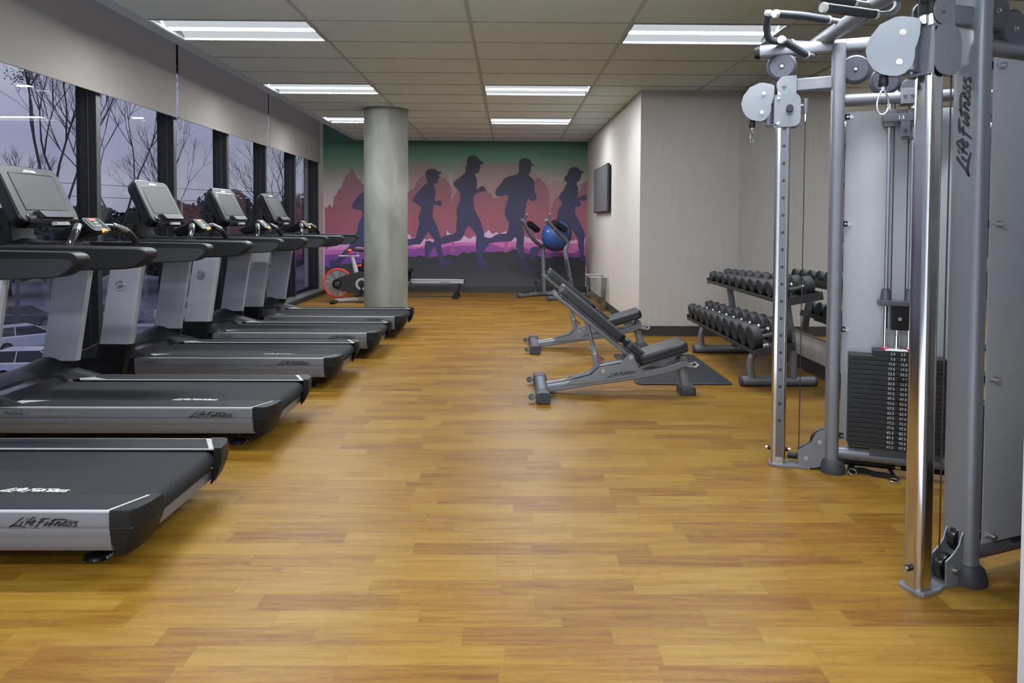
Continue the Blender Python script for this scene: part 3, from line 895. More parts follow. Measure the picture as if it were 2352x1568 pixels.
def make_treadmill():
    t = thing('treadmill', 'x', 'treadmill', (0, 0, 0), 0, 'treadmills in a row facing the windows')
    XR0, XR1 = -1.53, -.095
    # side rails
    prof = [(.05, .252), (.014, .252), (.006, .2495), (.001, .243), (-.001, .215), (-.001, .1975), (.0035, .1965), (.0035, .1915), (-.001, .1905),
            (-.003, .172), (.001, .160), (.002, .150), (.004, .125), (.014, .106), (.032, .098), (.06, .098)]
    for far in (0, 1):
        f = B()
        rings = []
        for X_, k in ((XR0 - .012, .55), (XR0, .9), (XR0 + .02, 1), (XR1, 1)):
            cy, cz = .05, .175
            rings.append([(X_, yf(cy + (a - cy) * k, far), cz + (c - cz) * k) for a, c in prof])
        f.loft(rings)
        rail = obj('side_rail', f, M_SILV, t)
        f = B()
        y0 = -.0055
        if not far:
            logo(f, (-.447, y0, .196 + .0005), (1, 0, 0), (0, 0, 1), .245)
            obj('rail_logo', f, M_INK, rail)
            f = B()
            f.text('FlexDeck', .026, frame((-1.455, y0, .212), (1, 0, 0), (0, 0, 1)))
            obj('rail_lettering', f, M_INK, rail)
            f = B()
            f.text('Shock Absorption System', .024, frame((-1.32, y0, .212), (1, 0, 0), (0, 0, 1)))
            obj('rail_lettering', f, M_GREYINK, rail)
        # stepping platform: silver plate with a dark inset
        f = B()
        sg = [(XR0 + .02, yf(.004, far)), (XR1 + .002, yf(.004, far)), (XR1 + .077, yf(.158, far)), (XR0 + .06, yf(.158, far)), (XR0 + .01, yf(.08, far))]
        f.prism(sg, .246, .2525, bev=.001)
        pl = obj('step_platform', f, M_LINE, t)
        f = B()
        sg = [(-1.42, yf(.018, far)), (XR1 - .018, yf(.018, far)), (XR1 + .050, yf(.152, far)), (-1.30, yf(.150, far)), (-1.40, yf(.10, far)), (-1.445, yf(.04, far))]
        f.prism(sg, .2515, .2552, bev=.001)
        for yy in (.052, .085):
            pass
        obj('step_pad', f, M_STEP, pl)
        f = B()
        f.box(-1.36, XR1 + .01, yf(.052, far) - .0008, yf(.052, far) + .0008, .2552, .2556)
        obj('pad_groove', f, M_INK, pl)
    # belt and deck
    f = B()
    pr = [(-1.80, .238)] + [(-.062, .238)]
    for i in range(1, 13):
        a = PI / 2 - PI * i / 12
        pr.append((-.062 + .044 * math.cos(a), .194 + .044 * math.sin(a)))
    pr += [(-1.80, .150)]
    f.prism([(p[0], p[1]) for p in pr], -.702, -.158, Matrix(((1, 0, 0, 0), (0, 0, -1, 0), (0, 1, 0, 0), (0, 0, 0, 1))))
    belt = obj('running_belt', f, M_BELT, t)
    f = B()
    logo(f, (-.66, .22, .2388), (1, -.02, 0), (0.35, 1, 0), .28, 46)
    obj('belt_logo', f, M_WHT, belt)
    f = B(); f.box(-1.9, -.12, .05, W_T - .05, .105, .148, .004); f.box(-1.5, -.3, .12, .2, .075, .11); f.box(-1.5, -.3, .66, .74, .075, .11)
    obj('deck_frame', f, M_BLK, t)
    f = B(); f.box(-.075, -.045, .10, W_T - .10, .098, .142, .006)
    obj('rear_crossbar', f, M_SILV, t)
    # rear end caps
    for far in (0, 1):
        f = B()
        top = [(-.097, .000), (-.030, .000), (.012, .055), (.020, .110), (.014, .160), (-.030, .162), (-.010, .158), (-.095, .022)]
        top = [(-.096, .0), (-.028, .0), (-.008, .03), (.010, .085), (.014, .160), (-.018, .160), (-.058, .08)]
        mid = [(-.097, -.002), (-.026, -.002), (-.004, .03), (.014, .088), (.017, .162), (-.018, .160), (-.058, .08)]
        low = [(-.092, .004), (-.040, .004), (-.022, .035), (-.006, .088), (-.002, .158), (-.022, .158), (-.056, .08)]
        bot = [(-.080, .018), (-.052, .018), (-.044, .04), (-.036, .085), (-.034, .150), (-.042, .150), (-.060, .08)]
        rg = []
        for P_, z in ((top, .256), (mid, .246), (mid, .196), (mid, .188), (low, .135), (bot, .088)):
            rg.append([(a, yf(c, far), z) for a, c in P_])
        f.loft(rg, bev=0)
        c1 = obj('end_cap', f, M_BLK, t, ang=28)
        f = B()
        rg = [[(a * 1.0 + .0006, yf(c - .0006, far), z) for a, c in mid] for z in (.1905, .1935)]
        f.loft(rg, caps=False)
        f.cyl((-.024, yf(-.004, far), .192), (-.018, yf(.004, far), .192), .004, n=8)
        f.cyl((.012, yf(.115, far), .192), (.020, yf(.115, far), .192), .004, n=8)
        obj('cap_seam', f, M_INK, c1)
    # foot pads
    for yy in (.19, W_T - .19):
        f = B()
        f.lathe([(0, 0), (.052, 0), (.054, .004), (.048, .014), (.02, .024), (.014, .032), (.014, .085), (0, .085)], Matrix.Translation((-.245, yy, 0)))
        obj('foot_pad', f, M_BLKG, t)
    f = B()
    for yy in (.12, W_T - .16):
        f.cyl((-1.80, yy, .034), (-1.80, yy + .04, .034), .034)
    f.box(-1.86, -1.74, .1, W_T - .1, .03, .1, .004)
    obj('front_wheels', f, M_BLKG, t)
    # front body
    f = B(); f.prism([(-2.03, .06), (-1.52, .06), (-1.50, .10), (-1.52, .24), (-1.60, .28), (-2.00, .26), (-2.05, .20)], -(W_T - .008), -.008, Matrix(((1, 0, 0, 0), (0, 0, -1, 0), (0, 1, 0, 0), (0, 0, 0, 1))), bev=.012)
    obj('front_shroud', f, M_BLKG, t)
    # motor cover: low centre, tall shoulders at both sides
    def cover(u, v):
        yy = .002 + v * (W_T - .004)
        side = abs(v - .5) * 2
        k = max(0, min(1, (side - .52) / .36))
        k = k * k * (3 - 2 * k)
        x_rear = -1.60 - .05 * (1 - side ** 2) * 1.0 + .235 * k
        x = -2.055 + u * (x_rear + 2.055)
        hump = .275 + .105 * math.exp(-((x + 1.74) / .17) ** 2)
        cen = .250 + .060 * math.exp(-((x + 1.86) / .20) ** 2)
        z = cen + (hump - cen) * k
        if u > .82:
            z += (.246 - z) * ((u - .82) / .18) ** 1.6
        if u < .12:
            z = .20 + (z - .20) * math.sin(u / .12 * PI / 2)
        e = min(v, 1 - v)
        if e < .035:
            z = .246 + (z - .246) * math.sin(e / .035 * PI / 2) ** .7 if z > .246 else z
        return (x, yy, z)
    f = B(); f.grid(cover, 36, 44)
    obj('motor_cover', f, M_BLK, t, ang=50)
    # uprights
    for far in (0, 1):
        fo = (lambda y: yf(y, far))
        rg = []
        for z in (.335, .34, .62, 1.06):
            k = (z - .34) / .57
            xa = -1.79 + .088 * k
            xb = -1.552 + .088 * k
            rg.append([(xa, fo(.004), z), (xb - .040, fo(-.004), z), (xb - .008, fo(.004), z), (xb, fo(.028), z), (xb - .006, fo(.062), z), (xa + .01, fo(.062), z)])
        f = B(); f.loft(rg)
        up = obj('upright', f, M_SILVD, t, ang=20)
        f = B()
        if not far:
            c = (-1.625, -.0085, .800)
            ring = [(c[0] + .034 * math.cos(a), c[1] + (.0008 if 1 else 0), c[2] + .034 * math.sin(a)) for a in [2 * PI * i / 28 for i in range(28)]]
            f.tube(ring, .0032, n=6, closed=True)
            f.tube([(c[0] - .022, c[1], c[2] - .020), (c[0] - .004, c[1], c[2] + .012), (c[0] + .003, c[1], c[2] + .020), (c[0] + .014, c[1], c[2] + .004)], .0028, n=6)
            f.tube([(c[0] - .028, c[1], c[2] - .006), (c[0] + .002, c[1], c[2] - .004), (c[0] + .028, c[1], c[2] + .001)], .0028, n=6)
            f.tube([(c[0] - .010, c[1], c[2] - .018), (c[0] + .012, c[1], c[2] - .010)], .0024, n=6)
            obj('upright_emblem', f, M_CHR, up)
        else:
            f.cyl((-1.63, fo(.0625), .975), (-1.63, fo(.068), .975), .008, n=12)
            f.cyl((-1.56, fo(.0625), .965), (-1.56, fo(.068), .965), .008, n=12)
            obj('upright_bolt', f, M_INK, up)
        # black boot under the upright
        rg = []
        for z, g, xo in ((.355, .002, 0), (.26, .004, -.01), (.14, .004, -.02), (.075, .002, -.02)):
            k = (z - .34) / .57
            xa = -1.795 + .088 * k + xo
            xb = -1.548 + .088 * k + xo * .3
            rg.append([(xa, fo(-g), z), (xb - .03, fo(-g - .005), z), (xb, fo(.01), z), (xb, fo(.066), z), (xa, fo(.066), z)])
        f = B(); f.loft(rg, bev=.003)
        obj('upright_boot', f, M_BLKG, t)
    # arms
    for far in (0, 1):
        fo = (lambda y: yf(y, far))
        out = [(-1.62, 1.045), (-1.60, 1.10), (-1.54, 1.138), (-1.44, 1.150), (-.70, 1.140), (-.672, 1.132), (-.655, 1.112), (-.662, 1.085), (-.70, 1.050), (-.74, 1.026), (-.80, 1.018), (-1.55, .990), (-1.62, .990)]
        out = rpoly(out, .022, 3)
        rg = []
        for y_, k in ((-.012, .84), (-.004, .95), (.012, 1.0), (.085, 1.0), (.098, .965)):
            cx, cz = -1.14, 1.072
            rg.append([(cx + (a - cx) * (1 - (1 - k) * .12), fo(y_), cz + (c - cz) * k) for a, c in out])
        f = B(); f.loft(rg)
        arm = obj('arm', f, M_BLK, t, ang=25)
        f = B()
        inn = [(-1.55, .998), (-1.55, 1.108), (-.71, 1.108), (-.68, 1.095), (-.69, 1.07), (-.745, 1.03), (-.81, 1.024)]
        f.prism(rpoly(inn, .02, 3), 0, .003, frame((0, fo(.097), 0), (1, 0, 0), (0, 0, 1)), bev=.001)
        obj('arm_inner_plate', f, mat('black_satin', srgb(27, 28, 31), .5), arm)
        f = B()
        for X_, z in ((-.735, 1.085), (-1.04, 1.045), (-1.33, 1.030)):
            f.cyl((X_, fo(.095), z), (X_, fo(.1035), z), .0085, n=14)
        obj('plate_bolt', f, M_BEZ, arm)
    # dash tray with cup wells
    f = B()
    def dash(u, v):
        yy = .06 + v * (W_T - .12)
        x = -1.86 + u * .50
        s_ = abs(v - .5) * 2
        z = 1.085 + .06 * math.sin(PI * min(1, u * 1.15)) * (1 - .25 * s_) + .035 * math.exp(-((v - .5) / .26) ** 2) * math.sin(PI * u)
        for cy in (.17, .83):
            if abs(v - cy) < .085 and .40 < u < .80:
                z -= .055
        if u == 0 or u == 1:
            z -= .07
        return (x, yy, z)
    f.grid(dash, 20, 34)
    f.box(-1.84, -1.40, .06, W_T - .06, .99, 1.075, .02)
    obj('dash_tray', f, M_BLK, t, ang=40)
    # neck and display
    f = B()
    f.loft([[(-1.74, .30, 1.10), (-1.58, .30, 1.10), (-1.58, .56, 1.10), (-1.74, .56, 1.10)],
            [(-1.74, .32, 1.20), (-1.64, .32, 1.20), (-1.64, .54, 1.20), (-1.74, .54, 1.20)],
            [(-1.735, .33, 1.36), (-1.66, .33, 1.36), (-1.66, .53, 1.36), (-1.735, .53, 1.36)]], bev=.012)
    f.loft([[(-1.70, .13, 1.10), (-1.62, .13, 1.10), (-1.62, .20, 1.10), (-1.70, .20, 1.10)],
            [(-1.66, .15, 1.26), (-1.60, .15, 1.26), (-1.60, .21, 1.26), (-1.66, .21, 1.26)]], bev=.008)
    obj('console_neck', f, M_BLK, t)
    tilt = math.atan2(.145, .30)
    # console frame: local x = width (y of treadmill), local y = up the screen
    up = Vector((-math.sin(tilt), 0, math.cos(tilt)))
    MC = frame((-1.524, .42, 1.440), (0, 1, 0), up)      # z points to the user (+x)
    f = B()
    hw, hh = .275, .185
    op = []
    for x, y in rrect(-hw, hw, -hh, hh, .05, 5):
        op.append((x * (1 - .03 * (1 if y > 0 else 0)), y + (.010 if y > 0 else 0) * (1 - (x / hw) ** 2)))
    rg = []
    for z, k in ((-.085, .90), (-.07, .965), (-.03, 1.0), (-.006, 1.0), (0.0, .985)):
        rg.append([tuple(MC @ Vector((x * k, y * k - (.01 if z < -.05 else 0), z))) for x, y in op])
    f.loft(rg)
    con = obj('display_console', f, M_BLKG, t, ang=30)
    f = B(); f.prism([(x * .972, y * .965) for x, y in op], -.001, .003, MC, bev=.002)
    obj('console_bezel', f, M_BEZ, con)
    f = B(); f.box(-.202, .202, -.108, .138, .001, .0042, m=MC)
    obj('screen_surround', f, M_BLKG, con)
    f = B(); f.box(-.196, .196, -.103, .132, .002, .0052, m=MC)
    obj('display_screen', f, M_SCR, con)
    f = B(); logo(f, MC @ Vector((-.060, .1465, .0042)), (0, 1, 0), up, .12, 60)
    obj('console_logo', f, M_WHT, con)
    f = B()
    def chin(u, v):
        a = PI * u
        return tuple(MC @ Vector((-.225 + .45 * v, -.150 - .055 * math.sin(a) * 1.0 - .0, -.075 + .095 * (1 - math.cos(a)) / 2)))
    f.grid(chin, 10, 6)
    f.box(-.225, .225, -.175, -.135, -.06, .012, .012, m=MC)
    obj('console_chin', f, M_BLKG, con)
    f = B()
    f.loft([[tuple(MC @ Vector((x, y, z))) for x, y, z in r] for r in (
        [(-.13, -.165, .0), (-.15, -.115, .0), (.17, -.115, .0), (.17, -.165, .0)],
        [(-.125, -.172, .05), (-.145, -.125, .04), (.165, -.125, .04), (.165, -.172, .05)])], bev=.006)
    obj('reading_rack', f, M_BEZ, con)
    f = B(); f.box(-.04, .115, -.212, -.188, .005, .022, .002, m=MC)
    pp = obj('port_panel', f, M_GREYINK, con)
    f = B(); f.box(-.03, -.012, -.206, -.194, .0215, .0228, m=MC); f.box(.06, .064, -.206, -.194, .0215, .0228, m=MC)
    obj('port_socket', f, M_INK, pp)
    # hand-level control pod
    dv = Vector((.075, 0, -.070)).normalized()
    MP = frame((-1.183, .42, 1.263), (0, 1, 0), -dv)       # z up and towards the user
    f = B()
    rr = rrect(-.094, .094, -.056, .060, .022, 4)
    rg = []
    for z, k, dy in ((-.20, .55, .10), (-.10, .82, .04), (-.014, .98, 0), (-.003, 1.0, 0), (0, .975, 0)):
        rg.append([tuple(MP @ Vector((x * k, y * k + dy, z))) for x, y in rr])
    f.loft(rg)
    f.box(-1.60, -1.27, .33, .51, 1.09, 1.16, .02)
    pod = obj('control_pod', f, M_BLK, t, ang=30)
    for nm, mt_, x0, x1, y0, y1, z1 in (('stop_key', M_RED, -.034, .030, .030, .050, .003), ('start_key', M_GRN, -.014, .022, .006, .022, .003),
                                        ('pod_display', M_GREYINK, -.022, .032, -.014, -.004, .0015), ('speed_paddle', M_BEZ, -.074, -.052, -.030, .046, .004),
                                        ('speed_paddle', M_BEZ, .052, .074, -.030, .046, .004)):
        f = B(); f.box(x0, x1, y0, y1, -.002, z1, .001, m=MP)
        obj(nm, f, mt_, pod)
    f = B(); f.box(-.012, .034, -.066, -.042, -.010, .006, .003, m=MP)
    sc_ = obj('safety_clip', f, M_YEL, pod)
    f = B(); f.box(-.002, .024, -.0675, -.050, -.002, .0075, .001, m=MP)
    obj('clip_label', f, M_RED, sc_)
    # ergo bar: bowed handle over the tray
    pts = [(-1.135, .070, 1.12), (-1.140, .085, 1.16), (-1.150, .15, 1.215), (-1.190, .24, 1.250), (-1.225, .335, 1.245)]
    for far in (0, 1):
        f = B(); P_ = fillet([(a, yf(c, far), z) for a, c, z in pts], .05, 4)
        f.tube(P_, .021, n=14)
        hb = obj('handlebar', f, M_BLKG, t)
        f = B(); Q = [Vector((a, yf(c, far), z + .0015)) for a, c, z in pts[2:5]]
        Q = [Q[0].lerp(Q[1], .15), Q[1], Q[1].lerp(Q[2], .1)]
        f.tube(fillet(Q, .05, 4), .0222, n=14)
        obj('pulse_sensor', f, mat('sensor_metal', srgb(120, 122, 120), .3, .8), hb)
    return t

TMS = [(-1.320, 2.500, 'treadmill cut off by the picture edge, only its belt end and one arm in view'),
       (-1.325, 3.915, 'treadmill whose whole display stands before the big bare tree, second from the camera'),
       (-1.310, 5.365, 'treadmill in the middle of the row of five, third from the camera'),
       (-1.235, 6.600, 'treadmill fourth from the camera, one short of the column'),
       (-1.165, 7.780, 'treadmill at the concrete column end of the row')]
tm = make_treadmill()
for i, (x, y, lab) in enumerate(TMS):
    o = tm if i == 0 else copy_tree(tm)
    o.location = (x, y, 0)
    o['label'] = lab

# ================================================================ cable machine (two towers joined by a bar, back to the mirror)
MC_X, MC_Y, YM = 1.444, 3.7455, 3.094
DX, DY = .93467, -.35552

def rebase(t, loc):
    def down(o):
        for ch in o.children:
            if ch.type == 'MESH' and ch.data.users == 1:
                ch.data.transform(Matrix.Translation((-loc[0], -loc[1], -loc[2])))
            down(ch)
    down(t)
    t.location = loc

cm = thing('cable_machine', 'grey two-tower cable machine with pull-up handles and weight stacks before the mirror', 'exercise machine')

def tower(near):
    def T(u, v, z):
        x = MC_X + DX * u + .35552 * v
        y = MC_Y + DY * u + .93467 * v
        return Vector((x, 2 * YM - y if near else y, z))
    o = T(0, 0, 0)
    du = T(1, 0, 0) - o
    dv = T(0, 1, 0) - o
    MB = Matrix(((du.x, dv.x, 0, o.x), (du.y, dv.y, 0, o.y), (0, 0, 1, 0), (0, 0, 0, 1)))   # (u, v, z)
    MP_ = Matrix(((du.x, 0, dv.x, o.x), (du.y, 0, dv.y, o.y), (0, 1, 0, 0), (0, 0, 0, 1)))  # prism pts (u, z), extruded along v
    UP = .215 if near else .262
    def bolt(f, u, v, z, s, r=.009):
        f.cyl(T(u, v, z), T(u, v + s * .005, z), r * 1.25, n=16)
        f.cyl(T(u, v + s * .005, z), T(u, v + s * .013, z), r * .8, n=6)
    # polished column with adjustment holes
    f = B()
    cs = [(a, c) for a, c in (rrect(-.038, .038, -.038, .038, .027, 6) if near else rrect(-.037, .037, -.037, .037, .014, 4))]
    f.loft([[T(a, c, z) for a, c in cs] for z in (.012, 2.0)])
    colm = obj('pulley_column', f, M_CHRB, cm)
    f = B()
    for k in range(-9, 9):
        f.cyl(T(.006, -.0365, 1.06 + .0906 * k), T(.006, -.0392, 1.06 + .0906 * k), .0085, n=14)
    obj('adjustment_hole', f, M_INK, colm)
    f = B(); f.box(-.012, .024, -.0385, -.036, .05, 1.98, .002, m=MB)
    obj('column_strip', f, mat('dark_chrome', srgb(96, 98, 103), .38, .6), colm)
    f = B(); f.loft([[T(a, c, z) for a, c in cs] for z in (1.996, 2.03)] + [[T(a * .9, c * .9, 2.045) for a, c in cs]])
    obj('column_cap', f, M_BLK, cm)
    # floor plate
    f = B(); f.prism([(-.045, -.035), (-.03, -.05), (.05, -.05), (.085, -.035), (.16, -.035), (.16, .035), (.085, .035), (.05, .05), (-.03, .05), (-.045, .035)], 0, .014, MB, bev=.003)
    obj('floor_plate', f, M_FRM, cm)
    f = B()
    for s in (-1, 1):
        f.cyl(T(s * .037, 0, .085), T(s * .052, 0, .085), .011, n=14)
    obj('column_bumper', f, M_BLK, colm)
    f = B()
    for s in (-1, 1):
        f.cyl(T(s * .052, 0, .085), T(s * .063, 0, .085), .008, n=6)
    bolt(f, 0.0, -.0375, .035, -1, .006)
    obj('column_bolt', f, M_BOLT, colm)
    # low pulley housing
    g = [(.098, .096), (.100, .012), (.133, .012), (.176, .010), (.204, .021), (UP - .02, .045), (UP - .02, .208), (.212, .211), (.188, .196), (.172, .170), (.163, .144), (.144, .124), (.12, .108)]
    for s in (-1, 1):
        f = B(); f.prism(g, s * .030 - .003, s * .030 + .003, MP_, bev=.001)
        pl = obj('pulley_plate', f, M_FRM, cm)
        f = B()
        bolt(f, .140, s * .033, .058, s); bolt(f, .205, s * .033, .150, s)
        obj('plate_bolt', f, M_BOLT, pl)
    f = B()
    for c in ((.140, .058), (.205, .150)):
        f.cyl(T(c[0], -.014, c[1]), T(c[0], .014, c[1]), .047, n=28, bev=.004)
    obj('pulley_wheel', f, M_BLKG, cm)
    # frame post, oval, with rubber foot
    f = B()
    ov = oval(.034, .060, 28, 3.0)
    f.loft([[T(UP + a, c, z) for a, c in ov] for z in (.02, 2.205)])
    post = obj('frame_post', f, M_FRM, cm, ang=30)
    if near:
        f = B()
        n_ = Vector((.35552, -.93467, 0))
        oo = T(UP - .0352, .026, 1.455)
        logo(f, oo - n_ * .0, (0, 0, 1), -n_, .36, 50)
        for v in f.bm.verts:
            pass
        obj('post_logo', f, M_INK, post)
    f = B()
    fo = lambda k, z, sh=0: [T(UP + sh + a * k[0], c * k[1], z) for a, c in oval(.034, .060, 28, 2.6)]
    f.loft([fo((1.85, 1.40), 0, .006), fo((1.85, 1.40), .02, .006), fo((1.6, 1.28), .055, .004), fo((1.25, 1.1), .07), fo((1.0, 1.0), .071)])
    obj('rubber_foot', f, M_FOOT, cm)
    # back post
    f = B()
    f.loft([[T(.86 + a, c, z) for a, c in oval(.034, .045, 20, 3)] for z in (.02, 2.205)])
    obj('back_post', f, M_FRM, cm)
    f = B()
    f.loft([[T(.86 + a * k, c * k, z) for a, c in oval(.034, .045, 20, 2.6)] for z, k in ((0, 1.5), (.03, 1.45), (.06, 1.15))])
    obj('rubber_foot', f, M_FOOT, cm)
    # arm from column to post
    f = B()
    sc = rrect(-.022, .022, -.034, .034, .009, 3)
    f.tube([T(.045, 0, 2.012), T(UP - .02, 0, 2.018)], 1, sec=sc, up=(0, 0, 1))
    arm = obj('upper_arm', f, M_FRM, cm)
    for s in (-1, 1):
        f = B()
        pts = [(.012 + .048 * math.cos(a), 2.01 + .048 * math.sin(a)) for a in [PI / 2 + PI * i / 16 for i in range(17)]] + [(.062, 1.962), (.062, 2.058)]
        f.prism(pts, s * .0415 - .003, s * .0415 + .003, MP_, bev=.001)
        bolt(f, .0, s * .044, 2.010, s, .010)
        obj('arm_bracket', f, M_FRM, arm)
    # top beam, top pipe, low crossbar
    f = B(); f.tube([T(-.125, 0, 2.20), T(.90, 0, 2.20)], 1, sec=oval(.030, .036, 22, 2.3), up=(0, 0, 1))
    obj('top_beam', f, M_FRM, cm)
    f = B(); f.tube([T(-.140, 0, 2.20), T(-.122, 0, 2.20)], 1, sec=oval(.031, .037, 22, 2.3), up=(0, 0, 1))
    f.tube([T(-.150, 0, 2.20), T(-.140, 0, 2.20)], 1, sec=oval(.026, .032, 22, 2.3), up=(0, 0, 1))
    obj('beam_cap', f, M_BLK, cm)
    f = B(); f.cyl(T(UP + .02, 0, 1.922), T(.85, 0, 1.922), .031, n=24)
    obj('stack_crossbar', f, M_FRM, cm)
    f = B(); f.cyl(T(UP + .02, 0, .100), T(.85, 0, .100), .036, n=24)
    obj('low_crossbar', f, M_FRM, cm)
    if not near:
        f = B(); f.cyl(T(.05, .045, .042), T(.80, .045, .042), .017, n=16)
        bar_ = obj('rubber_floor_bar', f, M_BLK, cm)
        f = B(); f.cyl(T(.565, .045, .042), T(.590, .045, .042), .0185, n=20)
        obj('bar_clamp', f, M_CHR, bar_)
    # pulley covers
    for (u, z, r) in ((-.012, 2.115, .075), (.310, 2.050, .073), (.405, 1.995, .075)) if near else ((-.012, 2.115, .075), (.340, 2.075, .073), (.478, 2.010, .073)):
        f = B()
        pr = [(0, .020), (r * .14, .020), (r * .16, .016), (r * .18, .020), (r * .80, .021), (r * .84, .018), (r * .86, .021), (r * .97, .017), (r, .010), (r, -.010), (r * .97, -.017), (r * .86, -.021), (r * .8, -.021), (0, -.020)]
        Mx = Matrix(((du.x, 0, dv.x, T(u, 0, z).x), (du.y, 0, dv.y, T(u, 0, z).y), (0, 1, 0, z), (0, 0, 0, 1)))
        f.lathe([(a, -c) for a, c in pr], Mx, 40)
        pc = obj('pulley_cover', f, M_PUL, cm)
        f = B(); bolt(f, u, -.016, z, -1, .007); bolt(f, u, .016, z, 1, .007)
        obj('cover_bolt', f, M_BOLT, pc)
    f = B(); f.box(-.03, .05, -.006, .006, 2.13, 2.19, m=MB); f.box(.30, .36, -.006, .006, 2.10, 2.19, m=MB); f.box(.44, .52, -.006, .006, 1.94, 2.05, m=MB)
    obj('pulley_hanger', f, M_FRMD, cm)
    # carriage on the column
    zc = 1.88
    f = B()
    cp = [(-.046, zc + .085), (-.046, zc - .085), (.0, zc - .090), (.07, zc - .085), (.085, zc - .06), (.085, zc + .06), (.07, zc + .08), (.0, zc + .085)]
    cpl = rpoly([(-.046, zc - .088), (-.046, zc + .085), (.084, zc + .085), (.084, zc - .088)], .075 if near else .045, 6)
    f.prism(cpl, -.055, -.050, MP_, bev=.0015)
    f.prism(cpl, .050, .055, MP_, bev=.0015)
    f.box(.060, .066, -.052, .052, zc - .08, zc + .078, .001, m=MB)
    f.box(-.046, .040, -.052, -.040, zc - .088, zc - .080, m=MB)
    f.box(-.046, .040, -.052, .052, zc + .072, zc + .080, .001, m=MB)
    f.box(-.046, -.041, -.052, .052, zc - .085, zc + .080, .001, m=MB)
    car = obj('carriage', f, M_FRM, cm)
    f = B(); f.cyl(T(.030, -.055, zc), T(.030, -.078, zc), .017, n=20)
    obj('knob_collar', f, M_CHR, car)
    f = B(); f.cyl(T(.030, -.078, zc), T(.030, -.118, zc), .0185, n=22, bev=.003)
    obj('pull_knob', f, M_GRIP, car)
    f = B(); f.cyl(T(.062, 0, zc + .025), T(.105, 0, zc + .025), .0095, n=16); f.cyl(T(.108, 0, zc - .018), T(.108, 0, zc + .062), .014, n=18, bev=.002)
    obj('cable_tee', f, M_SILV, car)
    f = B()
    for q in ((-.035, zc + .062), (-.035, zc - .068)):
        bolt(f, q[0] + .01, -.055, q[1], -1, .006)
    obj('carriage_bolt', f, M_BOLT, car)
    # hinge
    ex = -.045 if near else 0
    zh = zc - .012
    f = B(); f.cyl(T(-.072, -.012, zh - .056), T(-.072, -.012, zh + .056), .021, n=22)
    f.box(-.082, -.040, -.030, .006, zh + .056, zh + .061, m=MB); f.box(-.082, -.040, -.030, .006, zh - .061, zh - .056, m=MB)
    f.cyl(T(-.072, -.012, zh - .07), T(-.072, -.012, zh + .07), .009, n=8)
    obj('hinge', f, M_FRMD, car)
    # swivelling pulley fan, turned about the hinge
    hp = T(-.072, -.012, 0)
    if near:
        fd = Vector((.86, -.51, 0)); dz = -.035
    else:
        fd = Vector((du.x, du.y, 0)); dz = 0
    fd.normalize()
    fn_ = Vector((-fd.y, fd.x, 0))
    if fn_.dot(Vector((0, -1, 0))) > 0:
        fn_ = -fn_                      # fn_ points away from the room's near end
    def TF(u, v, z):
        return hp + fd * (u + .072) + fn_ * v + Vector((0, 0, z + dz))
    MF = Matrix(((fd.x, 0, fn_.x, hp.x + fd.x * .072), (fd.y, 0, fn_.y, hp.y + fd.y * .072), (0, 1, 0, dz), (0, 0, 0, 1)))
    def boltf(f, u, v, z, s, r=.008):
        f.cyl(TF(u, v, z), TF(u, v + s * .005, z), r * 1.25, n=16)
        f.cyl(TF(u, v + s * .005, z), TF(u, v + s * .013, z), r * .8, n=6)
    g = [(-.046, 2.011), (-.058, 2.020), (-.100, 2.031), (-.122, 2.031), (-.169, 2.011), (-.202, 1.967), (-.212, 1.926), (-.205, 1.891), (-.187, 1.859), (-.162, 1.840), (-.136, 1.832), (-.110, 1.829), (-.090, 1.836), (-.070, 1.857), (-.061, 1.886), (-.061, 1.915), (-.053, 1.938), (-.047, 1.964)]
    wh = ((-.098, 1.975), (-.107, 1.876)); zs = (-.156, 1.838)
    for s in (-1, 1):
        f = B(); f.prism(g, s * .020 - .002, s * .020 + .002, MF, bev=.001)
        fp = obj('swivel_plate', f, M_FRM, cm)
        f = B()
        for q in wh:
            boltf(f, q[0], s * .022, q[1], s)
        obj('plate_bolt', f, M_BOLT, fp)
    f = B()
    for (a, c) in wh:
        f.cyl(TF(a, -.014, c), TF(a, .014, c), .046, n=28, bev=.004)
    f.cyl(TF(-.150, -.012, 1.925), TF(-.150, .012, 1.925), .048, n=24, bev=.004)
    obj('pulley_wheel', f, M_BLKG, cm)
    u0, z0 = zs
    f = B(); f.lathe([(0, 0), (.013, 0), (.017, .006), (.017, .020), (.014, .036), (.008, .042), (0, .042)], Matrix.Translation(TF(u0, 0, z0 - .038)))
    stp = obj('cable_stop', f, M_BLK, cm)
    f = B(); f.cyl(TF(u0, 0, z0 - .052), TF(u0, 0, z0 - .036), .006, n=12)
    obj('cable_end', f, M_CHR, stp)
    f = B()
    pts = []
    for i in range(28):
        a = 2 * PI * i / 28
        wdt = (.013 + .009 * (1 - math.cos(a)) / 2)
        zz = z0 - .052 - .040 + .042 * math.cos(a)
        pts.append(TF(u0 + math.sin(a) * wdt * (1 if near else .3), math.sin(a) * wdt * (0 if near else .95), zz))
    f.tube(pts, .0036, n=8, closed=True)
    obj('snap_hook', f, M_CHR, cm)
    # cables
    f = B()
    f.cyl(TF(-.055, 0, 1.975), TF(-.050, 0, 2.12 - dz), .0028, n=8)
    f.cyl(T(.108, 0, zc - .02), T(.104, 0, .07), .0028, n=8)
    obj('lifting_cable', f, M_CABLE, cm)
    f = B(); f.cyl(T(.108, 0, zc - .055), T(.108, 0, zc - .018), .0055, n=10)
    obj('cable_ferrule', f, M_CHR, cm)
    # weight stack
    S0, S1, SCn = .337, .777, .556
    vals = ['2.5'] + ['%.1f' % (7.5 + 5 * k) for k in range(19)]
    ztop = .622
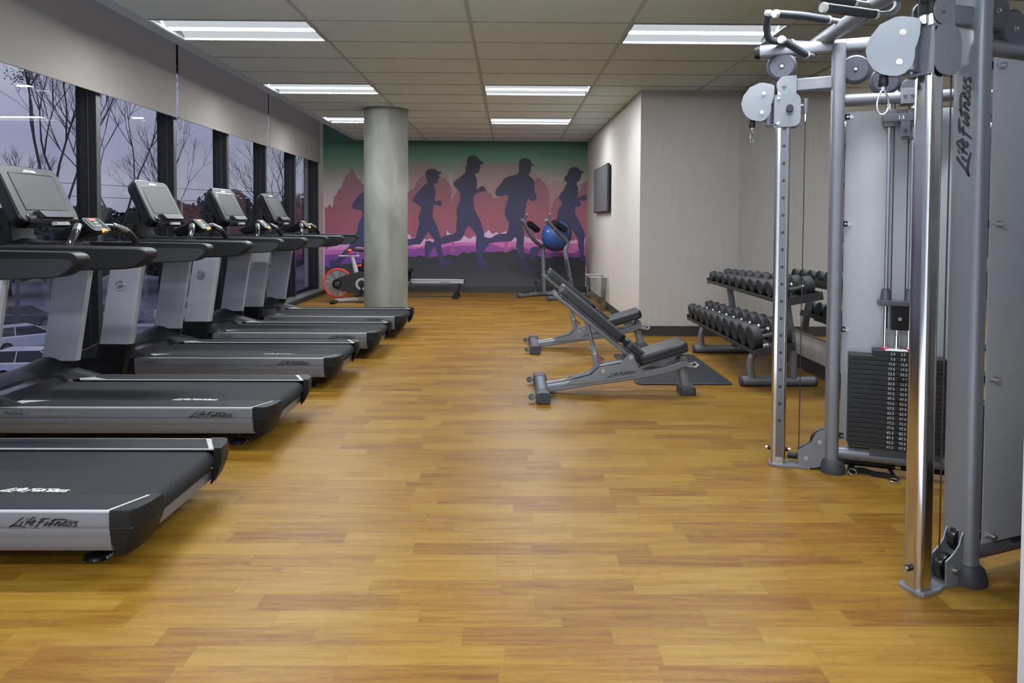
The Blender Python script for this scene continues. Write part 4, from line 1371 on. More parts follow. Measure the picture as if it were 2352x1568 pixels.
    pitch = (ztop - .150) / 19
    n_txt = Vector((du.x, du.y, 0)) * (1 if not near else -1)
    for k, v_ in enumerate(vals):
        if k == 0:
            z1, z0_ = ztop + .030, ztop + .002
            a0, a1 = .448, .690
        else:
            z1 = ztop - pitch * (k - 1)
            z0_ = z1 - pitch + .0022
            a0, a1 = S0, S1
        f = B(); f.box(a0, a1, -.048, .048, z0_, z1, .0015, 1, m=MB)
        pt = obj('weight_plate', f, M_PLATE, cm)
        f = B()
        zz = (z0_ + z1) / 2
        face = -.0486
        f.cyl(T(SCn, face + .002, zz), T(SCn, face, zz), .0075, n=14)
        obj('pin_hole', f, M_INK, pt)
        f = B()
        if not near:
            for al, uo in (('RIGHT', -.0115), ('LEFT', .0115)):
                f.text(v_, .0185, frame(T(SCn + uo, face - .0003, zz - .0062), n_txt, (0, 0, 1)), al)
            obj('plate_number', f, M_WHT, pt)
        else:
            f.bm.free()
    f = B(); f.box(.50, .60, -.049, .049, ztop + .030, ztop + .034, m=MB)
    obj('top_label', f, M_WHT, cm)
    for du_ in (-.054, .054):
        f = B(); f.cyl(T(SCn + du_, 0, .15), T(SCn + du_, 0, 1.90), .0105, n=18)
        rod = obj('guide_rod', f, M_CHR, cm)
        f = B(); f.cyl(T(SCn + du_, 0, .652), T(SCn + du_, 0, .660), .020, n=18)
        obj('rod_bumper', f, M_MAG, rod)
        f = B(); f.cyl(T(SCn + du_, 0, .90), T(SCn + du_, 0, .955), .027, .021, n=20)
        f.cyl(T(SCn + du_, 0, .955), T(SCn + du_, 0, .962), .016, n=20)
        obj('rod_collar', f, M_FRMD, rod)
        f = B(); f.box(SCn + du_ - .028, SCn + du_ + .028, -.03, .03, 1.775, 1.862, .010, m=MB)
        obj('rod_block', f, M_FRMD, rod)
    f = B(); f.box(.465, .645, -.032, .032, .875, .903, .005, m=MB)
    obj('add_on_carrier', f, M_FRMD, cm)
    f = B(); f.box(SCn - .03, SCn + .05, -.026, .026, .755, .872, .004, m=MB)
    pb = obj('pulley_block', f, M_BLK, cm)
    f = B(); bolt(f, SCn + .008, -.026, .812, -1, .007)
    obj('block_bolt', f, M_BOLT, pb)
    f = B(); f.cyl(T(SCn, 0, .652), T(SCn, 0, .725), .015, n=20); f.cyl(T(SCn, 0, .725), T(SCn, 0, .757), .009, n=16)
    obj('selector_stem', f, M_CHR, cm)
    f = B(); f.cyl(T(SCn + .012, -.049, ztop - pitch * 4.5), T(SCn + .012, -.072, ztop - pitch * 4.5), .011, n=16); f.cyl(T(SCn + .015, -.070, ztop - pitch * 4.5 - .002), T(SCn + .06, -.075, ztop - pitch * 3.9), .004, n=8)
    obj('selector_pin', f, M_BLK, cm)
    f = B(); f.box(.47, .66, -.036, .030, 1.800, 1.838, .005, m=MB); f.box(.548, .590, -.038, -.034, 1.725, 1.80, .004, m=MB); f.box(.556, .600, -.034, 0, 1.712, 1.728, .003, m=MB)
    ab = obj('add_on_weight', f, M_FRMD, cm)
    if not near:
        f = B(); f.text('1.5', .024, frame(T(.535, -.0366, 1.811), n_txt, (0, 0, 1)))
        obj('add_on_number', f, M_WHT, ab)
        f = B(); f.cyl(T(.569, -.038, 1.752), T(.569, -.0392, 1.752), .009, n=14)
        obj('add_on_hole', f, M_INK, ab)
    f = B(); f.box(.545, .70, -.042, .042, 1.885, 1.962, .004, m=MB)
    hb_ = obj('crossbar_bracket', f, M_FRM, cm)
    f = B()
    for u in (.562, .592, .66, .685):
        bolt(f, u, -.042, 1.932, -1, .006)
    obj('bracket_bolt', f, M_BOLT, hb_)
    pr = [(.0, .016), (.055, .016), (.062, .008), (.062, -.008), (.055, -.016), (0, -.016)]
    Mx = Matrix(((du.x, 0, dv.x, T(.60, 0, 1.955).x), (du.y, 0, dv.y, T(.60, 0, 1.955).y), (0, 1, 0, 1.955), (0, 0, 0, 1)))
    f = B(); f.lathe(pr, Mx, 32)
    obj('stack_pulley', f, M_FRMD, cm)
    f = B(); f.cyl(T(.524, -.005, .903), T(.524, -.005, 1.93), .0028, n=8); f.cyl(T(.588, -.005, .87), T(.588, -.005, 1.93), .0028, n=8)
    obj('stack_cable', f, M_CABLE, cm)
    # stack tray
    f = B(); f.box(S0 + .10, S1 - .02, -.035, .035, .105, .150, .003, m=MB)
    obj('stack_tray', f, M_FRMD, cm)
    # shroud
    f = B(); f.box(.246 if near else .307, .825, .052 if near else .066, .056 if near else .070, .145, 1.872, .001, m=MB)
    obj('shroud_panel', f, mat('shroud_sheet', srgb(178, 181, 184), .45, .3), cm)
    for z in (1.845, 1.289, .735, .172):
        f = B(); f.box(UP + .030, UP + .062, .040 if near else .055, .052 if near else .066, z - .014, z + .014, .004, m=MB)
        obj('shroud_clip', f, M_BLK, cm)
    for z in (1.845, 1.289, .735, .172):
        f = B()
        f.cyl(T(UP + .070, .056, z), T(UP + .070, .074, z), .011, n=14); f.cyl(T(UP + .070, .074, z), T(UP + .070, .080, z), .007, n=8)
        f.cyl(T(UP + .052, .060, z), T(UP + .052, .050, z), .006, n=8)
        obj('shroud_bolt', f, M_BOLT, cm)

tower(False)
tower(True)
# bar joining both towers and its chin-up handles
f = B(); f.tube([(1.64, 4.02, 2.245), (1.60, 3.1, 2.252), (1.59, 2.18, 2.245)], .034, n=20)
link_ = obj('pull_up_beam', f, M_FRM, cm)
for yy in (3.94, 2.25):
    f = B(); f.box(1.575, 1.70, yy - .045, yy + .045, 2.205, 2.235, .004)
    obj('beam_bracket', f, M_FRM, link_)
f = B(); f.box(1.64, 1.66, 2.3, 3.9, 2.225, 2.24, .003)
obj('cable_guard', f, M_FRM, link_)

HND = [([(1.60, 3.80, 2.25), (1.47, 3.73, 2.236), (1.335, 3.68, 2.236), (1.312, 3.65, 2.29), (1.303, 3.60, 2.345)], 2),
       ([(1.60, 3.45, 2.268), (1.536, 3.45, 2.277), (1.38, 3.38, 2.275), (1.246, 3.33, 2.267)], 1),
       ([(1.620, 3.84, 2.23), (1.631, 3.76, 2.190), (1.590, 3.70, 2.158), (1.52, 3.66, 2.159), (1.338, 3.50, 2.190)], 3),
       ([(1.600, 2.98, 2.25), (1.604, 2.94, 2.19), (1.549, 2.90, 2.140), (1.473, 2.88, 2.136), (1.237, 2.80, 2.136)], 3),
       ([(1.59, 3.12, 2.245), (1.493, 3.10, 2.250), (1.328, 3.05, 2.262), (1.22, 3.02, 2.27)], 1),
       ([(1.60, 2.36, 2.25), (1.47, 2.45, 2.236), (1.335, 2.50, 2.236), (1.31, 2.54, 2.33)], 2)]
for P_, k in HND:
    f = B(); PP = fillet(P_, .05, 6); f.tube(PP, .0135, n=14)
    h = obj('chin_up_handle', f, M_FRM, cm)
    s = [Vector(p) for p in P_[k - 1:]] if k > 1 else [Vector(p) for p in P_[1:]]
    if k == 3:
        s = [Vector(p) for p in P_[3:]]
    f = B(); f.tube(fillet(s, .05, 6), .0185, n=16)
    obj('handle_grip', f, M_GRIP, h)
    e = s[-1]
    dd = (s[-1] - s[-2]).normalized()
    f = B(); f.cyl(e - dd * .002, e + dd * .016, .0195, n=16, bev=.003)
    obj('grip_end_cap', f, M_CAP, h)
    e = s[0]
    dd = (s[1] - s[0]).normalized()
    f = B(); f.cyl(e - dd * .012, e + dd * .001, .0198, n=16, bev=.002)
    obj('grip_collar', f, M_CAP, h)
rebase(cm, (1.95, YM, 0))

# ---------------------------------------------------------------- ankle strap on the floor
st = thing('ankle_strap', 'black nylon strap with two steel rings lying on the floor by the cable machine foot', 'strap', (1.86, 3.60, 0))
def ribbon(pts, wd, th=.003, tw=None):
    f = B()
    P = fillet(pts, .04, 5)
    sec = [(-wd / 2, -th / 2), (wd / 2, -th / 2), (wd / 2, th / 2), (-wd / 2, th / 2)]
    f.tube(P, 1, sec=sec, up=(.25, -.9, .55))
    return f
o_ = lambda p: (p[0] - 1.86, p[1] - 3.60, p[2])
f = ribbon([o_(p) for p in ((1.765, 3.60, .012), (1.80, 3.66, .030), (1.85, 3.70, .050), (1.92, 3.705, .055), (1.96, 3.66, .045), (1.965, 3.58, .025), (1.945, 3.51, .012))], .035)
obj('strap_loop', f, mat('black_webbing', srgb(16, 16, 18), .8, spec=.2), st)
f = ribbon([o_(p) for p in ((1.775, 3.60, .016), (1.83, 3.59, .022), (1.87, 3.565, .010), (1.92, 3.53, .016), (1.955, 3.49, .006))], .030)
obj('strap_loop', f, mat('black_webbing', srgb(16, 16, 18), .8, spec=.2), st)
for c, tl in (((1.765, 3.575, .018), .5), ((1.925, 3.475, .010), .15)):
    f = B()
    f.tube([(c[0] - 1.86 + .020 * math.cos(a), c[1] - 3.60 + .020 * math.sin(a) * math.cos(tl), c[2] + .020 * math.sin(a) * math.sin(tl)) for a in [2 * PI * i / 24 for i in range(24)]], .003, n=8, closed=True)
    obj('steel_ring', f, M_CHR, st)

# ================================================================ adjustable benches
def make_bench():
    t = thing('weight_bench', 'x', 'bench', (0, 0, 0), 0, 'adjustable weight benches')
    YC = 0.0
    def pr(f, pts, y0, y1, bev=0):
        f.prism([(p[0], p[1]) for p in pts], y0, y1, Matrix(((1, 0, 0, 0), (0, 0, -1, 0), (0, 1, 0, 0), (0, 0, 0, 1))) if 0 else Matrix(((1, 0, 0, 0), (0, 0, 1, 0), (0, 1, 0, 0), (0, 0, 0, 1))), bev=bev)
        return f
    # rear crossbar
    f = B(); f.tube([(.247, -.25, .046), (.247, .25, .046)], 1, sec=oval(.046, .036, 20, 3), up=(0, 0, 1))
    rc = obj('rear_crossbar', f, M_FRMD, t)
    for s in (-1, 1):
        f = B(); f.tube([(.247, s * .22, .043), (.247, s * .345, .043), (.247, s * .352, .043)], 1, sec=oval(.053, .042, 24, 3.4), up=(0, 0, 1), rs=[1, 1, .93])
        obj('rubber_end', f, M_FOOT, rc)
        f = B(); f.cyl((.165, s * .285 - .009, .040), (.165, s * .285 + .009, .040), .024, n=22, bev=.003)
        wh = obj('transport_wheel', f, M_FRMD, rc)
        f = B(); f.box(.165, .21, s * .285 - .014, s * .285 - .010, .028, .052); f.cyl((.165, s * .285 - .014, .04), (.165, s * .285 + .014, .04), .006, n=8)
        obj('wheel_bracket', f, M_FRM, wh)
    # main rails (pair)
    path = fillet([(.27, 0, .042), (.62, 0, .098), (1.02, 0, .155), (1.20, 0, .195), (1.32, 0, .240)], .25, 8)
    for s in (-1, 1):
        f = B(); f.tube([(p.x, s * .052, p.z) for p in path], 1, sec=rrect(-.020, .020, -.028, .028, .010, 3), up=(0, 0, 1))
        obj('main_rail', f, M_FRM, t)
    # side plates
    pl = [(.421, .080), (.467, .112), (.574, .138), (.620, .156), (.673, .208), (.700, .216), (.827, .234), (.865, .278), (.889, .309), (.910, .318), (.932, .302), (.945, .255), (.973, .209), (1.030, .176), (.95, .150), (.60, .095)]
    for s in (-1, 1):
        f = B(); pr(f, pl, s * .079 - .003, s * .079 + .003, .001)
        sp_ = obj('side_plate', f, M_FRM, t)
        if s < 0:
            f = B(); logo(f, (.733, -.0826, .128), (1, 0, .17), (-.17, 0, 1), .225, 44)
            obj('bench_logo', f, M_INK, sp_)
        f = B()
        for x, z in ((.704, .185), (.911, .286)):
            f.cyl((x, s * .082, z), (x, s * .090, z), .015, n=20)
            f.cyl((x, s * .090, z), (x, s * .094, z), .008, n=6)
        obj('pivot_bolt', f, M_BOLT, sp_)
    f = B(); pr(f, [(.42, .09), (.50, .13), (.60, .155), (.66, .21), (.86, .25), (.87, .20), (.66, .11)], -.035, .035, .008)
    obj('centre_housing', f, M_FRMD, t)
    # strut and sleeve
    f = B(); f.cyl((.571, 0, .600), (.648, 0, .31), .017, n=18)
    obj('adjusting_strut', f, M_FRM, t)
    f = B(); f.tube([(.636, 0, .352), (.672, 0, .180)], 1, sec=rrect(-.024, .024, -.024, .024, .008, 3), up=(0, 1, 0))
    sl = obj('strut_sleeve', f, M_FRM, t)
    f = B(); f.cyl((.648, -.0245, .305), (.648, -.030, .305), .009, n=14)
    obj('sleeve_hole', f, M_CHR, sl)
    f = B(); pr(f, [(.662, .305), (.725, .262), (.700, .245), (.668, .235)], -.030, -.026); 
    wl = obj('warning_plate', f, M_FRMD, sl)
    f = B(); pr(f, [(.672, .277), (.706, .256), (.678, .243)], -.0315, -.0302)
    obj('warning_triangle', f, mat('warning_orange', srgb(170, 70, 40), .5), wl)
    # backrest frame and pads
    a = Vector((.335, 0, .762)); e = Vector((.900, 0, .300))
    f = B(); f.tube([a, e], 1, sec=rrect(-.020, .020, -.026, .026, .010, 3), up=(0, 1, 0))
    f.box(-.02, .02, -.12, .12, -.004, .004, m=frame(a.lerp(e, .12), (1, 0, -.8), (0, 1, 0)))
    bf = obj('backrest_frame', f, M_FRM, t)
    f = B(); f.tube([a - (e - a).normalized() * .012, a], 1, sec=rrect(-.022, .022, -.029, .029, .010, 3), up=(0, 1, 0))
    obj('frame_cap', f, M_FRMD, bf)
    d = (e - a).normalized()
    nrm = Vector((-d.z, 0, d.x)) * -1
    if nrm.z < 0:
        nrm = -nrm
    def pad(name, p0, dirv, L_, w2, th, nvec):
        m = frame(p0, dirv, Vector((0, 1, 0)))
        zdir = m.col[2].xyz
        sg = 1 if zdir.dot(nvec) > 0 else -1
        f = B()
        o = rrect(0, L_, -w2, w2, .045, 5)
        rg = []
        for z, k in ((0, .012), (.008, 0), (th * .45, -.002), (th * .55, -.002), (th - .014, 0), (th - .004, .008), (th, .022)):
            rg.append([tuple(m @ Vector((min(max(x, k), L_ - k), max(min(y, w2 - k), -w2 + k), sg * z))) for x, y in o])
        f.loft(rg)
        pd = obj(name, f, M_PAD, t, ang=40)
        f = B()
        f.tube([tuple(m @ Vector((x * (1 + .003) - .001, y * 1.008, sg * th * .30))) for x, y in o], .0022, n=6, closed=True)
        f.tube([tuple(m @ Vector((x, y * 1.006, sg * th * .74))) for x, y in o], .0022, n=6, closed=True)
        obj('pad_piping', f, M_PADP, pd)
        f = B(); f.prism(rrect(.02, L_ - .02, -w2 + .02, w2 - .02, .02, 3), -.008, .002, m @ Matrix.Diagonal((1, 1, sg, 1)))
        obj('pad_board', f, M_FRMD, pd)
        return pd
    base = a + nrm * .031
    pad('back_pad', base + d * .015, d, .600, .142, .068, nrm)
    pad('lumbar_pad', base + d * .645, d, .190, .10, .060, nrm)
    s0 = Vector((.972, 0, .232)); s1 = Vector((1.345, 0, .350))
    ds = (s1 - s0).normalized()
    pad('seat_pad', s0, ds, .385, .142, .072, Vector((-ds.z, 0, ds.x)))
    f = B(); f.tube([s0 + ds * .02 - Vector((0, 0, .014)), s1 - Vector((0, 0, .014))], 1, sec=rrect(-.020, .020, -.016, .016, .006, 3), up=(0, 1, 0))
    f.box(1.08, 1.30, -.022, .022, .205, .222, .003)
    f.cyl((1.305, -.09, .285), (1.305, .09, .285), .014, n=16)
    obj('seat_frame', f, M_FRM, t)
    for s in (-1, 1):
        f = B(); pr(f, [(1.270, .215), (1.345, .230), (1.330, .290), (1.315, .306), (1.297, .306), (1.285, .285)], s * .060 - .004, s * .060 + .004, .001)
        f.cyl((1.305, s * .064, .287), (1.305, s * .074, .287), .014, n=16)
        obj('seat_bracket', f, M_FRM, t)
    # leg, foot, handle
    f = B(); f.tube([(1.303, 0, .230), (1.345, 0, .030)], 1, sec=oval(.035, .040, 22, 3), up=(0, 1, 0))
    obj('front_leg', f, M_FRM, t)
    f = B()
    f.loft([[(1.348 + x * k, y * k, z) for x, y in rrect(-.060, .060, -.085, .085, .03, 4)] for z, k in ((0, .98), (.008, 1), (.042, 1), (.058, .90), (.060, .7))])
    obj('front_foot', f, M_FOOT, t)
    f = B(); f.tube(fillet([(1.32, -.055, .222), (1.40, -.060, .205), (1.425, -.055, .222), (1.425, .055, .222), (1.40, .060, .205), (1.32, .055, .222)], .025, 5), .0115, n=12)
    obj('lift_handle', f, M_SILV, t)
    return t
bn = make_bench()
bn.location = (0, 5.330, 0)
bn['label'] = 'grey incline bench closest to the camera, its front foot beside the rubber mat'
bn2 = copy_tree(bn)
bn2.location = (.012, 7.245, 0)
bn2['label'] = 'grey incline bench farther away, partly hidden behind the other bench'

# ---------------------------------------------------------------- floor mat
t = thing('floor_mat', 'dark rubber exercise mat on the wood floor between bench and dumbbell rack', 'mat', (1.41, 6.25, 0))
f = B(); f.prism(rrect(-.39, .39, -.655, .655, .06, 6), 0, .010, bev=.004)
obj('mat_body', f, M_RUB, t)
f = B()
k = -.62
while k < .60:
    f._fin([(-.37, k, .0101), (0, k + .045, .0101), (.37, k, .0101), (.37, k + .012, .0101), (.0, k + .057, .0101), (-.37, k + .012, .0101)], [(0, 1, 4, 5), (1, 2, 3, 4)])
    f._fin([(-.37, k, .0125), (0, k + .045, .0125), (.37, k, .0125), (.37, k + .012, .0125), (.0, k + .057, .0125), (-.37, k + .012, .0125)], [(0, 1, 4, 5), (1, 2, 3, 4)])
    k += .038
obj('mat_ribs', f, M_FOOT, t)

# ================================================================ dumbbell rack
rk = thing('dumbbell_rack', 'two-tier grey dumbbell rack standing along the mirror', 'rack', (2.13, 6.30, 0))
RX, RY = 2.13, 6.30
q = lambda x, y, z: (x - RX, y - RY, z)
SLO = math.atan2(.055, .30)
for y in (5.575, 7.02):
    f = B(); f.cyl(q(1.852, y, .041), q(2.43, y, .041), .038, n=22)
    ft = obj('foot_tube', f, M_FRM, rk)
    for x0, x1 in ((1.838, 1.853), (2.429, 2.444)):
        f = B(); f.cyl(q(x0, y, .041), q(x1, y, .041), .040, n=22, bev=.004)
        obj('tube_cap', f, M_FOOT, ft)
    f = B(); f.box(1.88 - RX, 2.40 - RX, y - RY - .03, y - RY + .03, 0, .006)
    obj('rubber_pad', f, M_INK, ft)
    f = B(); f.tube(fillet([q(1.935, y, .06), q(1.915, y, .15), q(1.925, y, .245), q(2.00, y, .302), q(2.06, y, .318)], .07, 7), 1, sec=oval(.026, .026, 16), up=(0, 1, 0))
    obj('front_brace', f, M_FRM, rk)
    f = B(); f.tube(fillet([q(2.26, y, .06), q(2.255, y, .30), q(2.215, y, .55), q(2.19, y, .70)], .2, 6), 1, sec=oval(.030, .036, 20), up=(0, 1, 0))
    obj('rack_upright', f, M_FRM, rk)
for (x0, z0, zt) in ((1.865, .290, 'lower'), (2.070, .675, 'upper')):
    m = Matrix.Translation((x0 - RX, 0, z0)) @ Matrix.Rotation(-SLO, 4, 'Y')
    f = B()
    y0, y1 = 5.31 - RY, 7.36 - RY
    f.box(0, .310, y0, y1, .0, .006, m=m)
    f.box(0, .006, y0, y1, 0, .030, .001, m=m); f.box(.304, .31, y0, y1, 0, .045, .001, m=m)
    f.box(0, .310, y0 - .004, y0, -.012, .050, .001, m=m); f.box(0, .310, y1, y1 + .004, -.012, .050, .001, m=m)
    f.box(.10, .20, y0 + .1, y1 - .1, -.03, .0, .003, m=m)
    sh = obj('shelf_tray', f, mat('rack_black', srgb(48, 50, 54), .45, .2), rk)

def dumbbell(r, hl, m, parent):
    """axis along local x; r head radius; hl = centre-to-centre of the heads"""
    th = .050 + r * .22
    for s in (-1, 1):
        f = B()
        pr_ = [(0, th / 2), (r * .30, th / 2), (r * .34, th / 2 + .002), (r * .40, th / 2), (r * .74, th / 2), (r * .80, th / 2 + .002), (r * .90, th / 2 - .001), (r * .97, th / 2 - .006), (r, th / 2 - .013),
               (r, -th / 2 + .013), (r * .96, -th / 2 + .004), (r * .88, -th / 2), (0, -th / 2)]
        mm = m @ Matrix.Translation((s * hl / 2, 0, 0)) @ Matrix(((0, 0, s, 0), (0, 1, 0, 0), (1, 0, 0, 0), (0, 0, 0, 1)))
        f.lathe(pr_, mm, 32)
        obj('weight_head', f, M_RUB, parent)
    f = B()
    n = hl - th + .004
    f.cyl(m @ Vector((-n / 2, 0, 0)), m @ Vector((n / 2, 0, 0)), .0150, n=18)
    for s in (-1, 1):
        f.cyl(m @ Vector((s * (n / 2), 0, 0)), m @ Vector((s * (n / 2 - .010), 0, 0)), .021, .019, n=18)
    obj('chrome_handle', f, M_CHR, parent)

ORD = ['first', 'second', 'third', 'fourth', 'fifth', 'sixth', 'seventh', 'eighth', 'ninth', 'tenth']
for lvl, (x0, z0, ra, rb) in enumerate(((1.865, .290, .100, .076), (2.070, .675, .078, .051))):
    yy = 5.435
    for k in range(10):
        tt = k / 9
        r = ra + (rb - ra) * tt
        hl = (.225 if lvl == 0 else .195) - .045 * tt
        y = 5.425 + (7.265 - 5.425) * (k / 9)
        cx = .030 + hl / 2 + .022
        m = Matrix.Translation((x0, y, z0)) @ Matrix.Rotation(-SLO, 4, 'Y')
        c = m @ Vector((cx, 0, r + .016))
        lab = '%s black rubber dumbbell on the %s rack shelf, counted from its near end' % (ORD[k], 'lower' if lvl == 0 else 'upper')
        t = thing('dumbbell', lab, 'dumbbell', tuple(c), 0, 'dumbbells on the %s shelf' % ('lower' if lvl == 0 else 'upper'))
        dumbbell(r, hl, Matrix.Rotation(-SLO, 4, 'Y'), t)
        # saddle (part of the rack)
        f = B()
        for s in (-1, 1):
            xx = cx + s * hl / 2
            w_ = .018
            pts = []
            R_ = r + .001
            for i in range(9):
                a = PI * 1.5 - .62 + 1.24 * i / 8
                pts.append((R_ * math.cos(a), r + .016 + R_ * math.sin(a)))
            pts = pts + [(pts[-1][0] + .010, pts[-1][1]), (pts[-1][0] + .012, .006), (pts[0][0] - .012, .006), (pts[0][0] - .010, pts[0][1])]
            mm = Matrix.Translation((x0 - RX, y - RY, z0)) @ Matrix.Rotation(-SLO, 4, 'Y') @ Matrix(((0, 0, 1, xx), (1, 0, 0, 0), (0, 1, 0, 0), (0, 0, 0, 1)))
            f.prism(pts, -w_, w_, mm)
        obj('saddle', f, M_BLK, rk)

# ================================================================ knee-raise station with the balance dome hung in it
t = thing('knee_raise_station', 'grey knee raise station with black arm pads in the corner before the mural', 'exercise machine', (.85, 12.25, 0))
q = lambda x, y, z: (x - .85, y - 12.25, z)
ovs = oval(.030, .038, 18, 2.6)
for a, c in (((.15, 12.16), (.80, 12.77)), ((.64, 11.72), (1.31, 12.35))):
    f = B(); f.tube([q(a[0], a[1], .038), q(c[0], c[1], .038)], 1, sec=oval(.037, .037, 18), up=(0, 0, 1))
    bt = obj('base_tube', f, M_FRM, t)
    f = B(); u = Vector((c[0] - a[0], c[1] - a[1], 0)).normalized(); A0 = Vector(q(a[0], a[1], .038))
    f.tube([A0 - u * .012, A0], 1, sec=oval(.039, .039, 18), up=(0, 0, 1))
    obj('base_cap', f, M_FRMD, bt)
    f = B(); f.tube([A0 + u * .09 + Vector((0, 0, .028)), A0 + u * .26 + Vector((0, 0, .028))], 1, sec=oval(.028, .013, 14), up=(0, 0, 1))
    obj('tread_pad', f, M_INK, bt)
f = B(); f.tube([q(.62, 12.60, .04), q(1.10, 12.15, .04)], 1, sec=oval(.030, .030, 16), up=(0, 0, 1))
obj('base_crossbar', f, M_FRM, t)
f = B(); f.tube(fillet([q(.625, 12.605, .05), q(.600, 12.605, .78), q(.592, 12.60, .875), q(.465, 12.47, .955), q(.375, 12.37, 1.06), q(.215, 12.18, 1.35)], .10, 6), 1, sec=ovs, up=(.7, -.7, 0))
obj('side_frame', f, M_FRM, t)
f = B(); f.tube(fillet([q(1.098, 12.14, .05), q(.990, 12.14, .61), q(.950, 12.13, .84), q(1.005, 12.13, .960), q(.880, 12.02, 1.08), q(.605, 11.75, 1.345)], .06, 6), 1, sec=ovs, up=(.7, -.7, 0))
rf = obj('side_frame', f, M_FRM, t)
f = B(); logo(f, q(1.086, 12.096, .20), (-.19, 0, 1), (-1, 0, -.19), .50, 46)
obj('frame_logo', f, M_INK, rf)
for a, c in (((.255, 12.18, 1.325), (.296, 12.16, 1.435)), ((.655, 11.78, 1.335), (.672, 11.76, 1.440))):
    f = B(); f.cyl(q(*a), q(*c), .014, n=14); g_ = obj('hand_grip', f, M_FRMD, t)
    f = B(); f.ball(q(*c), .017, u=12, v=8); f.ball(q(*a), .018, u=12, v=8)
    obj('grip_ball', f, M_CHR, g_)
for a, c in (((.335, 12.30, 1.275), (.475, 12.42, 1.155)), ((.750, 11.86, 1.290), (.930, 12.03, 1.170))):
    d = (Vector(c) - Vector(a))
    m = frame(q(*a), d, (.6, -.7, 0))
    f = B(); f.box(-.02, d.length + .02, -.05, .06, -.02 - .03, .03, .012, 2, m=m)
    pd = obj('arm_pad', f, M_PAD, t)
    f = B()
    for k in (.2, .8):
        p_ = Vector(a).lerp(Vector(c), k)
        f.cyl(q(p_.x, p_.y, p_.z - .03), q(p_.x - .05, p_.y - .04, p_.z - .10), .009, n=10)
    obj('pad_bracket', f, M_SILV, pd)
f = B(); f.box(-.27, .27, -.03, .03, -.10, .10, .03, m=frame(q(.86, 12.52, 1.03), (.73, -.68, 0), (.68, .73, 0)) @ Matrix.Diagonal((.8, 1, 2.2, 1)))
obj('back_pad', f, M_PAD, t)
f = B(); f.tube([q(.60, 12.60, .86), q(.95, 12.20, .86)], .028, n=16); f.tube([q(.78, 12.42, .86), q(.78, 12.42, 1.0)], .024, n=12)
obj('back_pad_support', f, M_FRM, t)
f = B(); f.box(-.13, .13, -.05, .05, -.008, .008, .003, m=frame(q(.465, 12.42, .285), (.73, -.68, 0), (.68, .73, 0))); f.cyl(q(.455, 12.43, .28), q(.480, 12.47, .06), .022, n=14)
obj('step_plate', f, M_FRMD, t)

bx, by, bz = .806, 12.26, 1.085
t = thing('balance_dome', 'blue half-ball balance trainer with black rim resting in the knee raise station', 'balance trainer', (bx, by, bz))
ax = Vector((-.50, -.78, .22)).normalized()
mB = frame((0, 0, 0), ax.cross(Vector((0, 0, 1))), ax.cross(ax.cross(Vector((0, 0, 1)))))
if mB.col[2].xyz.dot(ax) < 0:
    mB = mB @ Matrix.Diagonal((1, -1, -1, 1))
f = B(); f.lathe([(0, .215)] + [(.258 * math.sin(a), .0 + .215 * math.cos(a)) for a in [PI / 2 * i / 12 for i in range(1, 13)]] + [(.262, -.02), (0, -.03)], mB, 40)
obj('blue_dome', f, mat('blue_dome_rubber', srgb(44, 78, 138), .42), t)
f = B(); f.lathe([(.255, .012), (.275, .008), (.288, -.012), (.285, -.035), (.24, -.05), (0, -.055)], mB, 40)
obj('black_platform', f, M_RUB, t)
f = B(); f.tube([mB @ Vector((.045 + .014 * math.cos(a), -.02 + .020 * math.sin(a), .2135)) for a in [2 * PI * i / 16 for i in range(16)]], .0035, n=6, closed=True)
obj('printed_mark', f, M_WHT, t)

# ================================================================ indoor cycle
t = thing('indoor_cycle', 'indoor exercise bike with red-rimmed flywheel, half hidden by the concrete column', 'exercise bike', (-2.4, 11.35, 0))
q = lambda x, z, y=0: (x + 2.4, y, z)
wc = q(-2.744, .313)
f = B(); f.tube([(wc[0] + .222 * math.cos(a), 0, wc[2] + .222 * math.sin(a)) for a in [2 * PI * i / 56 for i in range(56)]], 1, sec=oval(.017, .018, 12), closed=True, up=(0, 1, 0))
obj('flywheel_rim', f, mat('red_rim', srgb(206, 62, 46), .35), t)
fm, n_, l_, p_ = node_mat('spun_metal')
tc_ = n_.new('ShaderNodeTexCoord'); sp_n = n_.new('ShaderNodeSeparateXYZ'); l_.new(tc_.outputs['Object'], sp_n.inputs[0])
at = mth(n_, l_, 'ARCTAN2', mth(n_, l_, 'SUBTRACT', sp_n.outputs[2], wc[2]), mth(n_, l_, 'SUBTRACT', sp_n.outputs[0], wc[0]))
nn = n_.new('ShaderNodeTexNoise'); nn.noise_dimensions = '1D'; nn.inputs['Scale'].default_value = 2.6; nn.inputs['Detail'].default_value = 3
l_.new(at, nn.inputs['W'])
rr_ = n_.new('ShaderNodeValToRGB'); rr_.color_ramp.elements[0].position = .35; rr_.color_ramp.elements[0].color = srgb(132, 132, 136); rr_.color_ramp.elements[1].position = .62; rr_.color_ramp.elements[1].color = srgb(188, 187, 180)
l_.new(nn.outputs['Fac'], rr_.inputs[0]); l_.new(rr_.outputs[0], p_.inputs['Base Color']); p_.inputs['Metallic'].default_value = .7; p_.inputs['Roughness'].default_value = .3
f = B(); f.cyl((wc[0], -.010, wc[2]), (wc[0], .010, wc[2]), .212, n=56)
obj('flywheel_disc', f, fm, t)
f = B()
g = [(-2.828, .307), (-2.815, .355), (-2.744, .397), (-2.578, .458), (-2.40, .500), (-2.25, .470), (-2.18, .38), (-2.18, .25), (-2.24, .15), (-2.32, .125), (-2.42, .135), (-2.512, .169), (-2.756, .219), (-2.815, .255)]
